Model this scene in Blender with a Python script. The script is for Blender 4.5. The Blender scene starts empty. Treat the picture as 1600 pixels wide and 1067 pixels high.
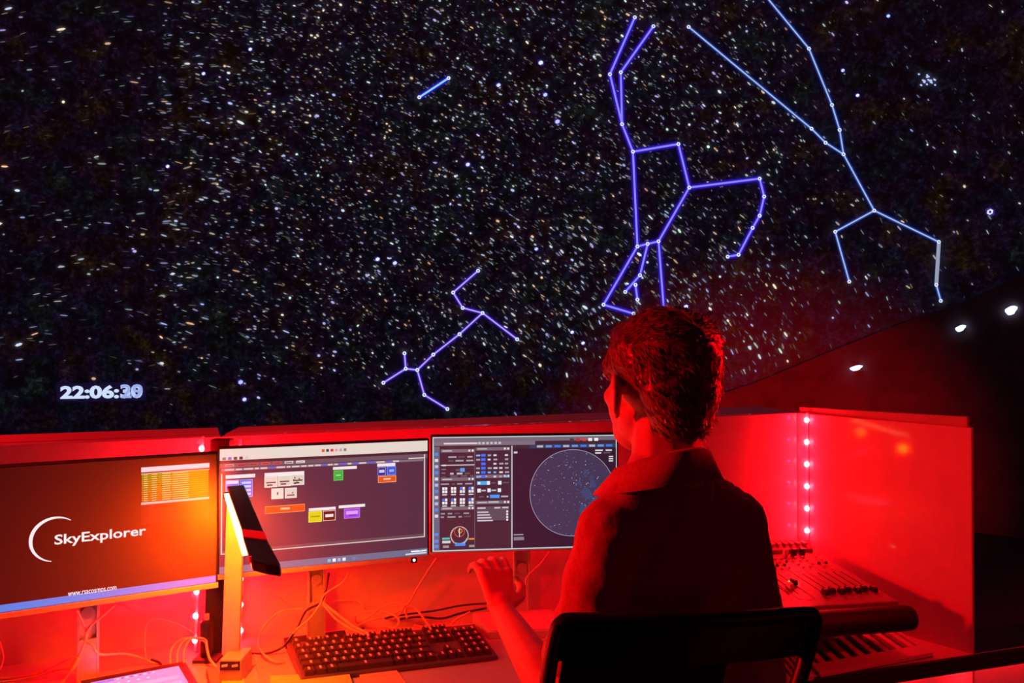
import bpy, bmesh, math, random
from mathutils import Vector as V, Matrix, noise
random.seed(7)
C = bpy.context.scene.collection
SC = bpy.context.scene
# ------------------------------------------------------------ camera, world, lights, exposure
F = 1200.0; CAMZ = 1.52; PITCH = math.atan(11.5 / F)
cd = bpy.data.cameras.new('camera'); cam = bpy.data.objects.new('camera', cd); C.objects.link(cam)
cam.location = (0, 0, CAMZ); cam.rotation_euler = (math.pi / 2 + PITCH, 0, 0)
cd.lens = 36 * F / 1600; cd.sensor_width = 36; cd.clip_start = 0.05; cd.clip_end = 60
SC.camera = cam
w = bpy.data.worlds.new('world'); SC.world = w; w.use_nodes = True
w.node_tree.nodes['Background'].inputs[0].default_value = (0.02, 0.002, 0.006, 1)
w.node_tree.nodes['Background'].inputs[1].default_value = 0.05
SC.view_settings.view_transform = 'Standard'; SC.view_settings.look = 'None'
SC.view_settings.exposure = 0.0; SC.view_settings.gamma = 1.0
SC.view_settings.use_curve_mapping = False
try:
    SC.cycles.max_bounces = 8; SC.cycles.sample_clamp_indirect = 4
except Exception:
    pass
RED = (1.0, 0.0008, 0.0045); AMBER = (1.0, 0.058, 0.0)

def lamp(name, kind, loc, power, color=RED, radius=0.01, parent=None, aim=None, size=None, spot=None, blend=.6):
    d = bpy.data.lights.new(name, kind); d.energy = power; d.color = color
    if kind in ('POINT', 'SPOT'): d.shadow_soft_size = radius
    if kind == 'AREA':
        d.shape = 'RECTANGLE'; d.size, d.size_y = size
    if kind == 'SPOT':
        d.spot_size = math.radians(spot); d.spot_blend = blend
    o = bpy.data.objects.new(name, d); C.objects.link(o); o.location = loc
    if aim is not None:
        o.rotation_euler = (V(aim) - V(loc)).to_track_quat('-Z', 'Y').to_euler()
    if parent is not None: o.parent = parent; o.location = V(loc) - parent.location
    return o
# added red spots without fixtures: wall glow, hair rim, fills for booth and man
lamp('added_wall_glow', 'SPOT', (1.0, 2.80, 0.9), 340, RED, .06, aim=(2.1, 6.5, .45), spot=54, blend=1.0)  # added spot for the red glow on the wall and dome
lamp('added_fill_left', 'SPOT', (-2.7, 1.42, 1.85), 470, (1, 0, .002), .12, aim=(.5, 1.75, 1.10), spot=56, blend=.5)  # added red fill for the side wall and the man's left side
lamp('added_hair_rim', 'SPOT', (2.6, 2.4, 1.85), 900, (1, 0, .003), .05, aim=(.27, 1.3, 1.54), spot=9)  # added narrow spot, red rim on the right of the hair
lamp('added_fill_back', 'SPOT', (2.2, -.6, 1.3), 4, (1, 0, .02), .3, aim=(.4, 1.3, .95), spot=50)  # added weak fill on the man's back
lamp('added_fill_desk', 'SPOT', (-.9, .1, 2.7), 210, (1, 0, .002), .08, aim=(-.5, 1.8, .8), spot=36, blend=.7)  # added spot that reddens the desk and screens
lamp('added_fill_console', 'SPOT', (1.5, .2, 2.5), 95, (1, 0, .002), .08, aim=(1.04, 2.0, .82), spot=29, blend=.8)  # added spot that lifts the dark console corner

# ------------------------------------------------------------ pixel helpers: where a line of sight meets a plane
def ray(px, py):
    x = (px - 800) / F; u = (533.5 - py) / F
    return V((x, math.cos(PITCH) - u * math.sin(PITCH), math.sin(PITCH) + u * math.cos(PITCH)))
def P(px, py, Y):
    r = ray(px, py); t = Y / r.y
    return V((r.x * t, Y, CAMZ + r.z * t))
def Z(px, py, z):
    r = ray(px, py); t = (z - CAMZ) / r.z
    return V((r.x * t, r.y * t, z))

# ------------------------------------------------------------ materials
MATS = {}
def mat(name, col, rough=.5, metal=0, var=.06, scale=40, bump=0.0, spec=.5, coat=0):
    if name in MATS: return MATS[name]
    m = bpy.data.materials.new(name); m.use_nodes = True; nt = m.node_tree; b = nt.nodes['Principled BSDF']
    tc = nt.nodes.new('ShaderNodeTexCoord'); n = nt.nodes.new('ShaderNodeTexNoise')
    n.inputs['Scale'].default_value = scale; n.inputs['Detail'].default_value = 4
    nt.links.new(tc.outputs['Object'], n.inputs['Vector'])
    r = nt.nodes.new('ShaderNodeValToRGB')
    lo = [max(0, c * (1 - var)) for c in col]; hi = [min(1, c * (1 + var)) for c in col]
    r.color_ramp.elements[0].color = (*lo, 1); r.color_ramp.elements[1].color = (*hi, 1)
    r.color_ramp.elements[0].position = .3; r.color_ramp.elements[1].position = .7
    nt.links.new(n.outputs['Fac'], r.inputs[0]); nt.links.new(r.outputs[0], b.inputs['Base Color'])
    b.inputs['Roughness'].default_value = rough; b.inputs['Metallic'].default_value = metal
    b.inputs['Specular IOR Level'].default_value = spec
    if coat:
        b.inputs['Coat Weight'].default_value = coat; b.inputs['Coat Roughness'].default_value = .06
    if bump:
        bp = nt.nodes.new('ShaderNodeBump'); bp.inputs['Strength'].default_value = bump; bp.inputs['Distance'].default_value = .002
        nt.links.new(n.outputs['Fac'], bp.inputs['Height']); nt.links.new(bp.outputs[0], b.inputs['Normal'])
    MATS[name] = m; return m
def emit(name, col, s=1.0):
    if name in MATS: return MATS[name]
    m = bpy.data.materials.new(name); m.use_nodes = True; nt = m.node_tree
    nt.nodes.remove(nt.nodes['Principled BSDF']); e = nt.nodes.new('ShaderNodeEmission')
    e.inputs[0].default_value = (*col, 1); e.inputs[1].default_value = s
    nt.links.new(e.outputs[0], nt.nodes['Material Output'].inputs[0]); MATS[name] = m; return m
def emit_attr(name, s=1.0, rough=None):
    """lit picture: emission colour from the colour attribute; with rough, a glossy pane over it"""
    if name in MATS: return MATS[name]
    m = bpy.data.materials.new(name); m.use_nodes = True; nt = m.node_tree; b = nt.nodes['Principled BSDF']
    a = nt.nodes.new('ShaderNodeAttribute'); a.attribute_name = 'col'
    b.inputs['Base Color'].default_value = (.06, .045, .055, 1)
    nt.links.new(a.outputs['Color'], b.inputs['Emission Color']); b.inputs['Emission Strength'].default_value = s
    b.inputs['Roughness'].default_value = rough if rough else .9
    b.inputs['Specular IOR Level'].default_value = .5 if rough else 0
    MATS[name] = m; return m
PANEL = mat('grey_laminate', (.62, .60, .60), .38, var=.04, scale=25, spec=.3, coat=.7)
LEDGE = mat('ledge_laminate', (.42, .38, .36), .5, var=.1, scale=12)
DESK = mat('desk_laminate', (.55, .50, .47), .42, var=.06, scale=18, spec=.4)
DARK = mat('black_edge_band', (.012, .011, .013), .6)
BLACK = mat('black_plastic', (.014, .013, .015), .38)
BLACKM = mat('matte_black_plastic', (.02, .018, .02), .7)
CHAIRM = mat('chair_plastic', (.012, .010, .014), .42)
METAL = mat('brushed_aluminium', (.78, .74, .68), .42, .55, scale=90)
GREYP = mat('grey_plastic', (.50, .48, .46), .45)
SHIRT = mat('dark_cotton', (.50, .12, .16), .85, var=.15, scale=160, bump=.3, spec=.15)
SKIN = mat('skin', (.62, .34, .26), .5, var=.08, scale=60, bump=.1, spec=.35)
HAIR = mat('brown_hair', (.20, .07, .05), .38, var=.3, scale=120)
CABLE = mat('cable_rubber', (.85, .62, .5), .3)
CABLED = mat('dark_cable_rubber', (.02, .015, .015), .35)
TAGM = mat('yellow_tag', (.9, .75, .15), .5)
CONS = mat('console_face', (.30, .27, .28), .42, var=.12, scale=60)
YPAPER = mat('yellow_paper', (.9, .85, .12), .7)
OPAPER = mat('card_paper', (.8, .55, .25), .7)
FLOORM = mat('dark_carpet', (.10, .09, .10), .95, var=.3, scale=200, bump=.4, spec=.1)
WALLM = mat('dark_wall_paint', (.30, .2, .2), .9, var=.2, scale=6, spec=.1)
LEDW = emit('led_white_red', (1, .06, .075), 36)
LAMPE = emit('lamp_diffuser_glow', (1.0, .62, .22), 5)
BLUEW = emit('blue_white_lamp', (.55, .62, 1.0), 2.2)
PAPERW = mat('white_plastic', (.85, .84, .82), .4)
SCREEN = emit_attr('lit_screen', 1.0, .42)
PROJ = emit_attr('projected_picture', 1.0)

# ------------------------------------------------------------ mesh helpers
class MB:
    def __init__(s): s.v = []; s.f = []; s.c = []; s.mi = []
    def face(s, pts, col=None, mi=0):
        i = len(s.v); s.v += [tuple(p) for p in pts]; s.f.append(tuple(range(i, i + len(pts)))); s.c.append(col); s.mi.append(mi)
    def hexa(s, b, t, mi=0):
        """b, t: four bottom and four top corners (counter-clockwise from above)"""
        i = len(s.v); s.v += [tuple(p) for p in list(b) + list(t)]
        n = len(b)
        fs = [tuple(i + k for k in range(n - 1, -1, -1)), tuple(i + n + k for k in range(n))]
        fs += [(i + k, i + (k + 1) % n, i + n + (k + 1) % n, i + n + k) for k in range(n)]
        s.f += fs; s.c += [None] * len(fs); s.mi += [mi] * len(fs)
    def box(s, c, x, y, z, mi=0):
        """oriented box: centre and three half-axis vectors"""
        c = V(c); x = V(x); y = V(y); z = V(z)
        q = [(-1, -1), (1, -1), (1, 1), (-1, 1)]
        s.hexa([c + x * a + y * b - z for a, b in q], [c + x * a + y * b + z for a, b in q], mi)
    def abox(s, x0, x1, y0, y1, z0, z1, mi=0):
        s.box(((x0 + x1) / 2, (y0 + y1) / 2, (z0 + z1) / 2), ((x1 - x0) / 2, 0, 0), (0, (y1 - y0) / 2, 0), (0, 0, (z1 - z0) / 2), mi)
    def tube(s, pts, r, n=8, mi=0, cap=True):
        pts = [V(p) for p in pts]; rs = r if isinstance(r, (list, tuple)) else [r] * len(pts)
        base = len(s.v); up = V((0, 0, 1)); last = None
        for k, p in enumerate(pts):
            d = (pts[min(k + 1, len(pts) - 1)] - pts[max(k - 1, 0)]).normalized()
            if last is None:
                a = d.cross(up if abs(d.z) < .9 else V((1, 0, 0))).normalized()
            else:
                a = (last - d * last.dot(d)).normalized()
            last = a; b = d.cross(a)
            for j in range(n):
                t = 2 * math.pi * j / n
                s.v.append(tuple(p + (a * math.cos(t) + b * math.sin(t)) * rs[k]))
        for k in range(len(pts) - 1):
            for j in range(n):
                a0 = base + k * n + j; a1 = base + k * n + (j + 1) % n
                s.f.append((a0, a1, a1 + n, a0 + n)); s.c.append(None); s.mi.append(mi)
        if cap:
            s.f.append(tuple(base + j for j in range(n - 1, -1, -1))); s.c.append(None); s.mi.append(mi)
            e = base + (len(pts) - 1) * n
            s.f.append(tuple(e + j for j in range(n))); s.c.append(None); s.mi.append(mi)
    def build(s, name, m, parent=None, smooth=False, bevel=0, origin=None):
        me = bpy.data.meshes.new(name)
        org = V(origin) if origin is not None else V((0, 0, 0))
        if parent is not None: org = world_of(parent)
        me.from_pydata([tuple(V(p) - org) for p in s.v], [], s.f); me.update()
        ms = m if isinstance(m, (list, tuple)) else [m]
        for x in ms: me.materials.append(x)
        for p, i in zip(me.polygons, s.mi): p.material_index = i; p.use_smooth = smooth
        if any(c is not None for c in s.c):
            at = me.color_attributes.new('col', 'FLOAT_COLOR', 'CORNER')
            for p, c in zip(me.polygons, s.c):
                c = c or (0, 0, 0)
                for li in p.loop_indices: at.data[li].color = (c[0], c[1], c[2], 1)
        o = bpy.data.objects.new(name, me); C.objects.link(o)
        if parent is not None: o.parent = parent
        else: o.location = org
        if bevel:
            md = o.modifiers.new('bevel', 'BEVEL'); md.width = bevel; md.segments = 2; md.limit_method = 'ANGLE'
        return o
def world_of(o):
    p = V(o.location)
    while o.parent is not None:
        o = o.parent; p = p + V(o.location)
    return p
def tag(o, label=None, cat=None, group=None, kind=None):
    if label: o['label'] = label
    if cat: o['category'] = cat
    if group: o['group'] = group
    if kind: o['kind'] = kind
    return o
def thing(name, loc, label, cat, group=None):
    o = bpy.data.objects.new(name, None); C.objects.link(o); o.location = loc; o.empty_display_size = .05
    return tag(o, label, cat, group)
def spline(pts, n=8):
    pts = [V(p) for p in pts]
    if len(pts) < 3: return pts
    out = []; q = [pts[0] * 2 - pts[1]] + pts + [pts[-1] * 2 - pts[-2]]
    for i in range(1, len(q) - 2):
        a, b, c, d = q[i - 1:i + 3]
        for k in range(n):
            t = k / n
            out.append(.5 * ((2 * b) + (c - a) * t + (2 * a - 5 * b + 4 * c - d) * t * t + (3 * b - a - 3 * c + d) * t ** 3))
    out.append(pts[-1]); return out
_tc = {}
def text_polys(body, offset=0.0, shear=0):
    """triangles of a line of writing, width and height in font units, from the lower left"""
    key = (body, offset)
    if key in _tc: return _tc[key]
    cu = bpy.data.curves.new('t', 'FONT'); cu.body = body; cu.offset = offset; cu.resolution_u = 3
    o = bpy.data.objects.new('t', cu); C.objects.link(o)
    dg = bpy.context.evaluated_depsgraph_get(); dg.update()
    me = bpy.data.meshes.new_from_object(o.evaluated_get(dg))
    vs = [v.co.copy() for v in me.vertices]; fs = [tuple(p.vertices) for p in me.polygons]
    bpy.data.objects.remove(o); bpy.data.curves.remove(cu); bpy.data.meshes.remove(me)
    _tc[key] = (vs, fs); return vs, fs

# ============================================================ THE SETTING
DZ = .75
A0 = V((-1.245, 1.867, 0)); A1 = V((-.78, 2.06, 0)); A2 = V((.857, 2.31, 0)); A3 = V((1.163, 1.946, 0))
AL = A0 + (A0 - A1).normalized() * 1.0
mb = MB(); mb.abox(-9, 9, -6, 10, -.05, 0); tag(mb.build('floor', FLOORM), kind='structure')

# dome screen (the ceiling and far wall in one)
DC = V((0, 1.0, .9)); DR = 6.8
def dome(px, py, k=1.0):
    d = ray(px, py).normalized(); o = V((0, 0, CAMZ)) - DC
    b = o.dot(d); c = o.dot(o) - (DR * k) ** 2
    return V((0, 0, CAMZ)) + d * (-b + math.sqrt(b * b - c))
mb = MB(); NA, NE = 96, 30
def dp(a, e, R=DR): return DC + V((math.cos(e) * math.sin(a), math.cos(e) * math.cos(a), math.sin(e))) * R
E0 = math.asin(-.9 / DR)
rows = []
for i in range(NE + 1):
    e = E0 + (math.pi / 2 - .001 - E0) * i / NE
    rows.append([dp(2 * math.pi * j / NA, e) for j in range(NA)])
idx = 0; mb.v = [tuple(p) for r in rows for p in r]
for i in range(NE):
    for j in range(NA):
        mb.f.append((i * NA + j, (i + 1) * NA + j, (i + 1) * NA + (j + 1) % NA, i * NA + (j + 1) % NA)); mb.c.append(None); mb.mi.append(0)
dm = bpy.data.materials.new('dome_projection'); dm.use_nodes = True; nt = dm.node_tree; b = nt.nodes['Principled BSDF']
b.inputs['Base Color'].default_value = (.22, .2, .2, 1); b.inputs['Roughness'].default_value = .95; b.inputs['Specular IOR Level'].default_value = .05
tc = nt.nodes.new('ShaderNodeTexCoord')
def ramp(src, stops):
    r = nt.nodes.new('ShaderNodeValToRGB'); nt.links.new(src, r.inputs[0])
    while len(r.color_ramp.elements) < len(stops): r.color_ramp.elements.new(.5)
    for el, (p, c) in zip(r.color_ramp.elements, stops): el.position = p; el.color = (*c, 1)
    return r.outputs[0]
n1 = nt.nodes.new('ShaderNodeTexNoise'); n1.inputs['Scale'].default_value = 9; n1.inputs['Detail'].default_value = 9; n1.inputs['Roughness'].default_value = .75
nt.links.new(tc.outputs['Object'], n1.inputs['Vector'])
n2 = nt.nodes.new('ShaderNodeTexNoise'); n2.inputs['Scale'].default_value = 3.0; n2.inputs['Detail'].default_value = 6
nt.links.new(tc.outputs['Object'], n2.inputs['Vector'])
n3 = nt.nodes.new('ShaderNodeTexNoise'); n3.inputs['Scale'].default_value = 26; n3.inputs['Detail'].default_value = 8; n3.inputs['Roughness'].default_value = .8
nt.links.new(tc.outputs['Object'], n3.inputs['Vector'])
tint = ramp(n2.outputs['Fac'], [(.32, (.006, .012, .010)), (.45, (.004, .005, .016)), (.55, (.010, .003, .014)), (.68, (.018, .010, .003))])
amp = ramp(n1.outputs['Fac'], [(.42, (.1, .1, .1)), (.66, (1, 1, 1))])
gr = ramp(n3.outputs['Fac'], [(.48, (.25, .25, .25)), (.72, (2.4, 2.4, 2.4))])
def mul(a, b_):
    m = nt.nodes.new('ShaderNodeMix'); m.data_type = 'RGBA'; m.blend_type = 'MULTIPLY'; m.inputs[0].default_value = 1
    m.clamp_result = False
    nt.links.new(a, m.inputs[6]); nt.links.new(b_, m.inputs[7]); return m.outputs[2]
nt.links.new(mul(mul(tint, amp), gr), b.inputs['Emission Color']); b.inputs['Emission Strength'].default_value = 1.5
domeo = tag(mb.build('ceiling', dm, smooth=True), 'dark dome screen showing a projected night sky', kind='structure')

def quad_on_dome(m, p0, p1, wpx, col, k):
    """a straight stroke between two sight points, wpx wide"""
    d = V((p1[0] - p0[0], p1[1] - p0[1])); L = max(d.length, 1e-3); d /= L; n = V((-d.y, d.x)) * wpx / 2
    seg = max(1, int(L / 60))
    for i in range(seg):
        a = (p0[0] + d.x * L * i / seg, p0[1] + d.y * L * i / seg); b_ = (p0[0] + d.x * L * (i + 1) / seg, p0[1] + d.y * L * (i + 1) / seg)
        m.face([dome(a[0] - n.x, a[1] - n.y, k), dome(b_[0] - n.x, b_[1] - n.y, k), dome(b_[0] + n.x, b_[1] + n.y, k), dome(a[0] + n.x, a[1] + n.y, k)], col)
def star(m, x, y, L, wd, ang, col, k=.9975):
    c, s_ = math.cos(ang), math.sin(ang)
    pts = []
    for t in range(6):
        a = math.pi * 2 * t / 6
        u = math.cos(a) * L / 2; v = math.sin(a) * wd / 2
        pts.append(dome(x + u * c - v * s_, y + u * s_ + v * c, k))
    m.face(pts[::-1], col)
def rimy(x):   # the lower rim of the dome, right of the booth
    pts = [(700, 700), (1050, 640), (1180, 598), (1300, 548), (1400, 508), (1500, 474), (1600, 428), (1750, 372), (1950, 300)]
    for (a, b_), (c, d) in zip(pts, pts[1:]):
        if a <= x <= c: return b_ + (d - b_) * (x - a) / (c - a)
    return pts[-1][1] if x > 1950 else 720
sm = MB()
def gauss(x, m, s): return math.exp(-((x - m) / s) ** 2)
n = 0
tints = [(.9, .95, 1), (.65, .8, 1), (.5, .6, 1), (.45, .5, 1), (1, .85, .65), (1, .6, .4), (.75, 1, .9), (.6, .5, 1), (.7, .8, 1)]
while n < 12500:
    x = random.uniform(-500, 2100); y = random.uniform(-450, 668)
    dens = .30 + .9 * gauss(x, 620, 330) * gauss(y, 180, 420) + .35 * gauss(x, 1000, 260)
    if x < 250: dens *= .34
    if x > 1250: dens *= .34
    if y > 520: dens *= max(.05, 1 - (y - 520) / 110)
    if y > rimy(x) - 6 or random.random() > dens: continue
    n += 1
    if x < 480: ang = math.radians(-6 + 26 * max(0, x - 100) / 380); L = random.uniform(4, 15 if random.random() > (x - 60) / 420 else 7)
    elif x < 900: ang = math.radians(22 + 12 * (x - 480) / 420); L = random.uniform(2.6, 7)
    else: ang = math.radians(34 + 14 * min(1, (x - 900) / 400)); L = random.uniform(2.5, 8)
    if y > 330: ang += math.radians(16 * min(1, (y - 330) / 200) * (1 if x > 560 else .2)); L *= 1.35 if x > 750 else 1
    ang += random.gauss(0, .16)
    q = random.random()
    br = .03 + .20 * random.random() ** 2 if q < .72 else (random.uniform(.18, .55) if q < .955 else random.uniform(.6, 1.1))
    wd = 1.5 if q < .8 else random.uniform(1.8, 3.2)
    if q > .985: wd += 1.4
    t = random.choice(tints)
    star(sm, x, y, L, wd, ang, (t[0] * br, t[1] * br, t[2] * br))
so = tag(sm.build('star', PROJ, domeo), 'countless small projected stars drawn out into short streaks', kind='stuff')
# larger stars and the star cluster
def big(px, py, sz, col, ring=False):
    m = MB(); star(m, px, py, sz * 1.5, sz * 1.25, .6, tuple(c * .25 for c in (.15, .1, 1)), .9972)
    star(m, px, py, sz, sz * .8, -.5, col, .9965)
    if ring: star(m, px, py, sz * .4, sz * .4, 0, (.02, .02, .1), .996)
    m.build('bright_star', PROJ, domeo)
for a in [(1547, 331, 11, (.8, .85, 1), True), (1072, 479, 7, (.9, .9, 1)), (845, 98, 8, (.8, .9, 1)), (779, 133, 7, (.7, .8, 1)),
          (852, 148, 7, (.5, .7, 1)), (871, 190, 8, (.6, .6, 1)), (731, 257, 7, (.7, .8, 1)), (318, 115, 6, (.8, .9, 1)), (391, 77, 6, (.9, .9, 1)),
          (262, 260, 6, (1, 1, .7)), (590, 405, 7, (.8, .9, 1)), (617, 411, 7, (.7, .8, 1)), (838, 389, 6, (.6, .7, 1)), (376, 597, 8, (.5, .6, 1)), (382, 624, 7, (.7, .8, 1)),
          (894, 519, 6, (.9, .9, 1)), (1388, 25, 6, (.5, .8, 1)), (1317, 110, 6, (.6, .7, 1)), (1340, 149, 6, (.9, .9, 1)), (911, 536, 6, (.9, .9, 1))]:
    big(*a)
m = MB()
for i in range(14):
    x, y = 1450 + random.gauss(0, 8), 124 + random.gauss(0, 6)
    star(m, x, y, random.uniform(3, 7), 3, .5, (.5, .6, 1.1), .9968)
tag(m.build('star_cluster', PROJ, domeo), 'tight blue star cluster')
# constellation figures
VIO = ((.26, .24, 1.0), (.025, .006, .42)); CYA = ((.36, .50, .82), (.01, .03, .22)); LAV = ((.45, .36, .95), (.03, .006, .30))
def figure(lines, cols, wd=2.3):
    m = MB()
    for ln in lines:
        for a, b_ in zip(ln, ln[1:]):
            quad_on_dome(m, a, b_, wd * 2.8, cols[1], .9962); quad_on_dome(m, a, b_, wd, cols[0], .9955)
        for p in ln:
            star(m, p[0], p[1], 6.5, 6.5, 0, (.75, .85, 1), .9950); star(m, p[0], p[1], 2.4, 2.4, 0, (.05, .05, .35), .9945)
    return tag(m.build('constellation_figure', PROJ, domeo))
tag(figure([[(992, 27), (953, 116), (972, 194), (989, 237), (1060, 225), (1077, 293), (1187, 279), (1194, 307), (1187, 337), (1176, 356), (1154, 398), (1137, 401)],
        [(1021, 41), (970, 113), (972, 194)], [(989, 237), (996, 385), (1012, 381), (1029, 377), (1077, 293)],
        [(996, 385), (943, 476), (990, 490)], [(1012, 381), (1000, 430), (977, 456)], [(993, 445), (996, 468)], [(1029, 377), (1038, 492)]], VIO, 3.0), 'violet constellation figure above the head')
tag(figure([[(1190, -14), (1264, 76), (1300, 164), (1312, 203), (1318, 241), (1366, 329), (1305, 362), (1327, 440)], [(1366, 329), (1467, 378), (1463, 445), (1470, 470)],
        [(1076, 42), (1268, 201), (1290, 223), (1318, 241)]], CYA, 2.2), 'pale blue branching constellation figure')
mm = MB(); quad_on_dome(mm, (1467, 380), (1463, 444), 6, (.30, .34, .48), .9952); mm.build('constellation_figure', PROJ, domeo)
tag(figure([[(747, 423), (708, 457), (723, 481), (754, 489), (808, 530)], [(754, 489), (718, 522), (677, 554), (652, 578), (634, 576), (599, 598)],
        [(634, 576), (632, 552)], [(652, 578), (663, 617), (699, 639)]], LAV, 2.3), 'lavender angular constellation figure')
tag(figure([[(701, 122), (655, 152)]], ((.30, .62, .75), (.01, .01, .45)), 3.0), 'single short constellation line')
# clock readout: two readings overlap in the picture
def dome_text(body, px, py, hpx, wpx, col, k, name, off=.03):
    vs, fs = text_polys(body, off); x0 = min(v.x for v in vs); x1 = max(v.x for v in vs); y0 = min(v.y for v in vs); y1 = max(v.y for v in vs)
    m = MB()
    for f in fs:
        m.face([dome(px + (vs[i].x - x0) / (x1 - x0) * wpx, py - (vs[i].y - y0) / (y1 - y0) * hpx - (vs[i].x - x0) / (x1 - x0) * wpx * .012, k) for i in f], col)
    return m.build(name, PROJ, domeo)
hm = MB(); quad_on_dome(hm, (88, 614), (228, 611), 30, (.006, .003, .022), .9968); hm.build('clock_backdrop', PROJ, domeo)
dome_text('22:06:', 94, 623.5, 21, 92, (.62, .74, 1.0), .9955, 'clock_digits', .045)
dome_text('30', 188, 622.5, 22, 35, (.50, .60, .95), .9955, 'clock_digits', .05)
dome_text('29', 189, 622.5, 22, 34, (.34, .42, .8), .9950, 'clock_digits', .02)

# dark wall below the rim of the dome
mb = MB(); xs = list(range(700, 2300, 40))
for a, c in zip(xs, xs[1:]):
    pa, pc = dome(a, rimy(a), .985), dome(c, rimy(c), .985)
    mb.hexa([V((pa.x, pa.y, 0)), V((pc.x, pc.y, 0)), V((pc.x * 1.01, pc.y * 1.01, 0)), V((pa.x * 1.01, pa.y * 1.01, 0))],
            [pa, pc, V((pc.x * 1.01, pc.y * 1.01, pc.z)), V((pa.x * 1.01, pa.y * 1.01, pa.z))])
tag(mb.build('wall_right', WALLM), kind='structure')
for (px, py, sx, sy, lab) in [(1338, 575, 9, 4, 'small blue-white wall light just above the booth corner'), (1501, 513, 7, 5, 'round blue-white wall light, middle of three right of the booth'),
                              (1580, 485, 8, 7, 'blue-white wall light nearest the right picture edge')]:
    p = dome(px, py, .975); r = p.normalized(); s_ = p.y / F
    t = thing('wall_light', p, lab, 'light', 'blue-white lights on the dark wall')
    m = MB(); side = V((p.y, -p.x, 0)).normalized()
    m.tube([p + V((p.x, p.y, 0)).normalized() * .055, p + V((p.x, p.y, 0)).normalized() * .012], sx * s_ * .8, 12); m.build('lamp_housing', BLACK, t)
    m = MB(); pts = []
    ring = [p + side * math.cos(a) * sx * s_ * (1 + .2 * math.sin(3 * a)) + V((0, 0, 1)) * (math.sin(a) * sy * s_ + math.cos(a) * 2.2 * s_) for a in [math.tau * i / 12 for i in range(12)]]
    back = [q + V((p.x, p.y, 0)).normalized() * .012 for q in ring]
    m.hexa(back, ring); m.build('lamp_lens', BLUEW, t)

# booth walls ---------------------------------------------------------------
def wallseg(m, a, b, za, zb, th, z0=0.0):
    d = (b - a).normalized(); nrm = V((-d.y, d.x, 0)) * th
    m.hexa([V((a.x, a.y, z0)), V((b.x, b.y, z0)), V((b.x, b.y, z0)) + nrm, V((a.x, a.y, z0)) + nrm],
           [V((a.x, a.y, za)), V((b.x, b.y, zb)), V((b.x, b.y, zb)) + nrm, V((a.x, a.y, za)) + nrm])
m = MB(); wallseg(m, AL, A1, 1.287, 1.285, .05); tag(m.build('wall_left', PANEL, bevel=.002), kind='structure')
m = MB(); wallseg(m, A1, A2, 1.285, 1.328, .05); tag(m.build('wall_back', PANEL, bevel=.002), kind='structure')
m = MB(); wallseg(m, A2, A3, 1.328, 1.320, .014); tag(m.build('wall_side', PANEL, bevel=.002), kind='structure')
# ledge boards on top of the booth walls
def off(a, b, t): d = (b - a).normalized(); return V((-d.y, d.x, 0)) * t
m = MB(); n_ = off(AL, A1, 1); o0 = AL + n_ * .05; o1 = A1 + n_ * .05
m.hexa([V((o0.x, o0.y, 1.26)), V((o1.x, o1.y, 1.26)), V((o1.x, o1.y, 1.26)) + n_ * .19, V((o0.x, o0.y, 1.26)) + n_ * .19],
       [V((o0.x, o0.y, 1.290)), V((o1.x, o1.y, 1.287)), V((o1.x, o1.y, 1.287)) + n_ * .19, V((o0.x, o0.y, 1.290)) + n_ * .19])
tag(m.build('trim_1', LEDGE, bevel=.002), kind='structure')
m = MB(); n_ = off(A1, A2, 1); o0 = A1 + n_ * .05; o1 = A2 + n_ * .05 + (A2 - A1).normalized() * .0
m.hexa([V((o0.x, o0.y, 1.26)), V((o1.x, o1.y, 1.30)), V((o1.x, o1.y, 1.30)) + n_ * .19, V((o0.x, o0.y, 1.26)) + n_ * .19],
       [V((o0.x, o0.y, 1.287)), V((o1.x, o1.y, 1.33)), V((o1.x, o1.y, 1.33)) + n_ * .19, V((o0.x, o0.y, 1.287)) + n_ * .19])
tag(m.build('trim_2', LEDGE, bevel=.002), kind='structure')
m = MB(); d = (A3 - A2).normalized(); n_ = off(A2, A3, 1); wallseg(m, A2 + n_ * .0145, A3 - d * .015 + n_ * .0145, 1.344, 1.346, .016)
tag(m.build('trim_3', LEDGE, bevel=.001), kind='structure')
# desk worktop with black front edge, and the panel under it
f0 = V((.72, 1.812, 0)); fd = V((.528, .158, 0)).normalized(); fn = V((fd.y, -fd.x, 0))
FL = f0 - fd * 2.9; FR = f0 + fd * 1.15
inn = .0
dpoly = [FL, FR, FR - fn * .012, A3 + V((.01, .004, 0)), A3, A2, A1, AL]
dk = thing('desk', (0, 1.8, 0), 'long light control desk with black front edge under the monitors', 'desk')
m = MB(); q = [V((p.x, p.y, DZ - .028)) for p in dpoly]; m.hexa(q, [V((p.x, p.y, DZ)) for p in dpoly]); m.build('worktop', DESK, dk)
m = MB(); e0, e1 = FL + fn * .0, FR + fn * .0
m.hexa([V((*(e0 + fn * .012).xy, DZ - .037)), V((*(e1 + fn * .012).xy, DZ - .037)), V((*e1.xy, DZ - .037)), V((*e0.xy, DZ - .037))],
       [V((*(e0 + fn * .012).xy, DZ + .0008)), V((*(e1 + fn * .012).xy, DZ + .0008)), V((*e1.xy, DZ + .0008)), V((*e0.xy, DZ + .0008))])
tag(m.build('edge_band', DARK, dk, bevel=.002), 'black edge band')
m = MB(); q = [FR - fn * .012, A3 + V((.01, .004, 0)), A3 + V((.01, .004, 0)) - fn * .13, FR - fn * .14]; q = [q[1], q[0], q[3], q[2]]
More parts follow.
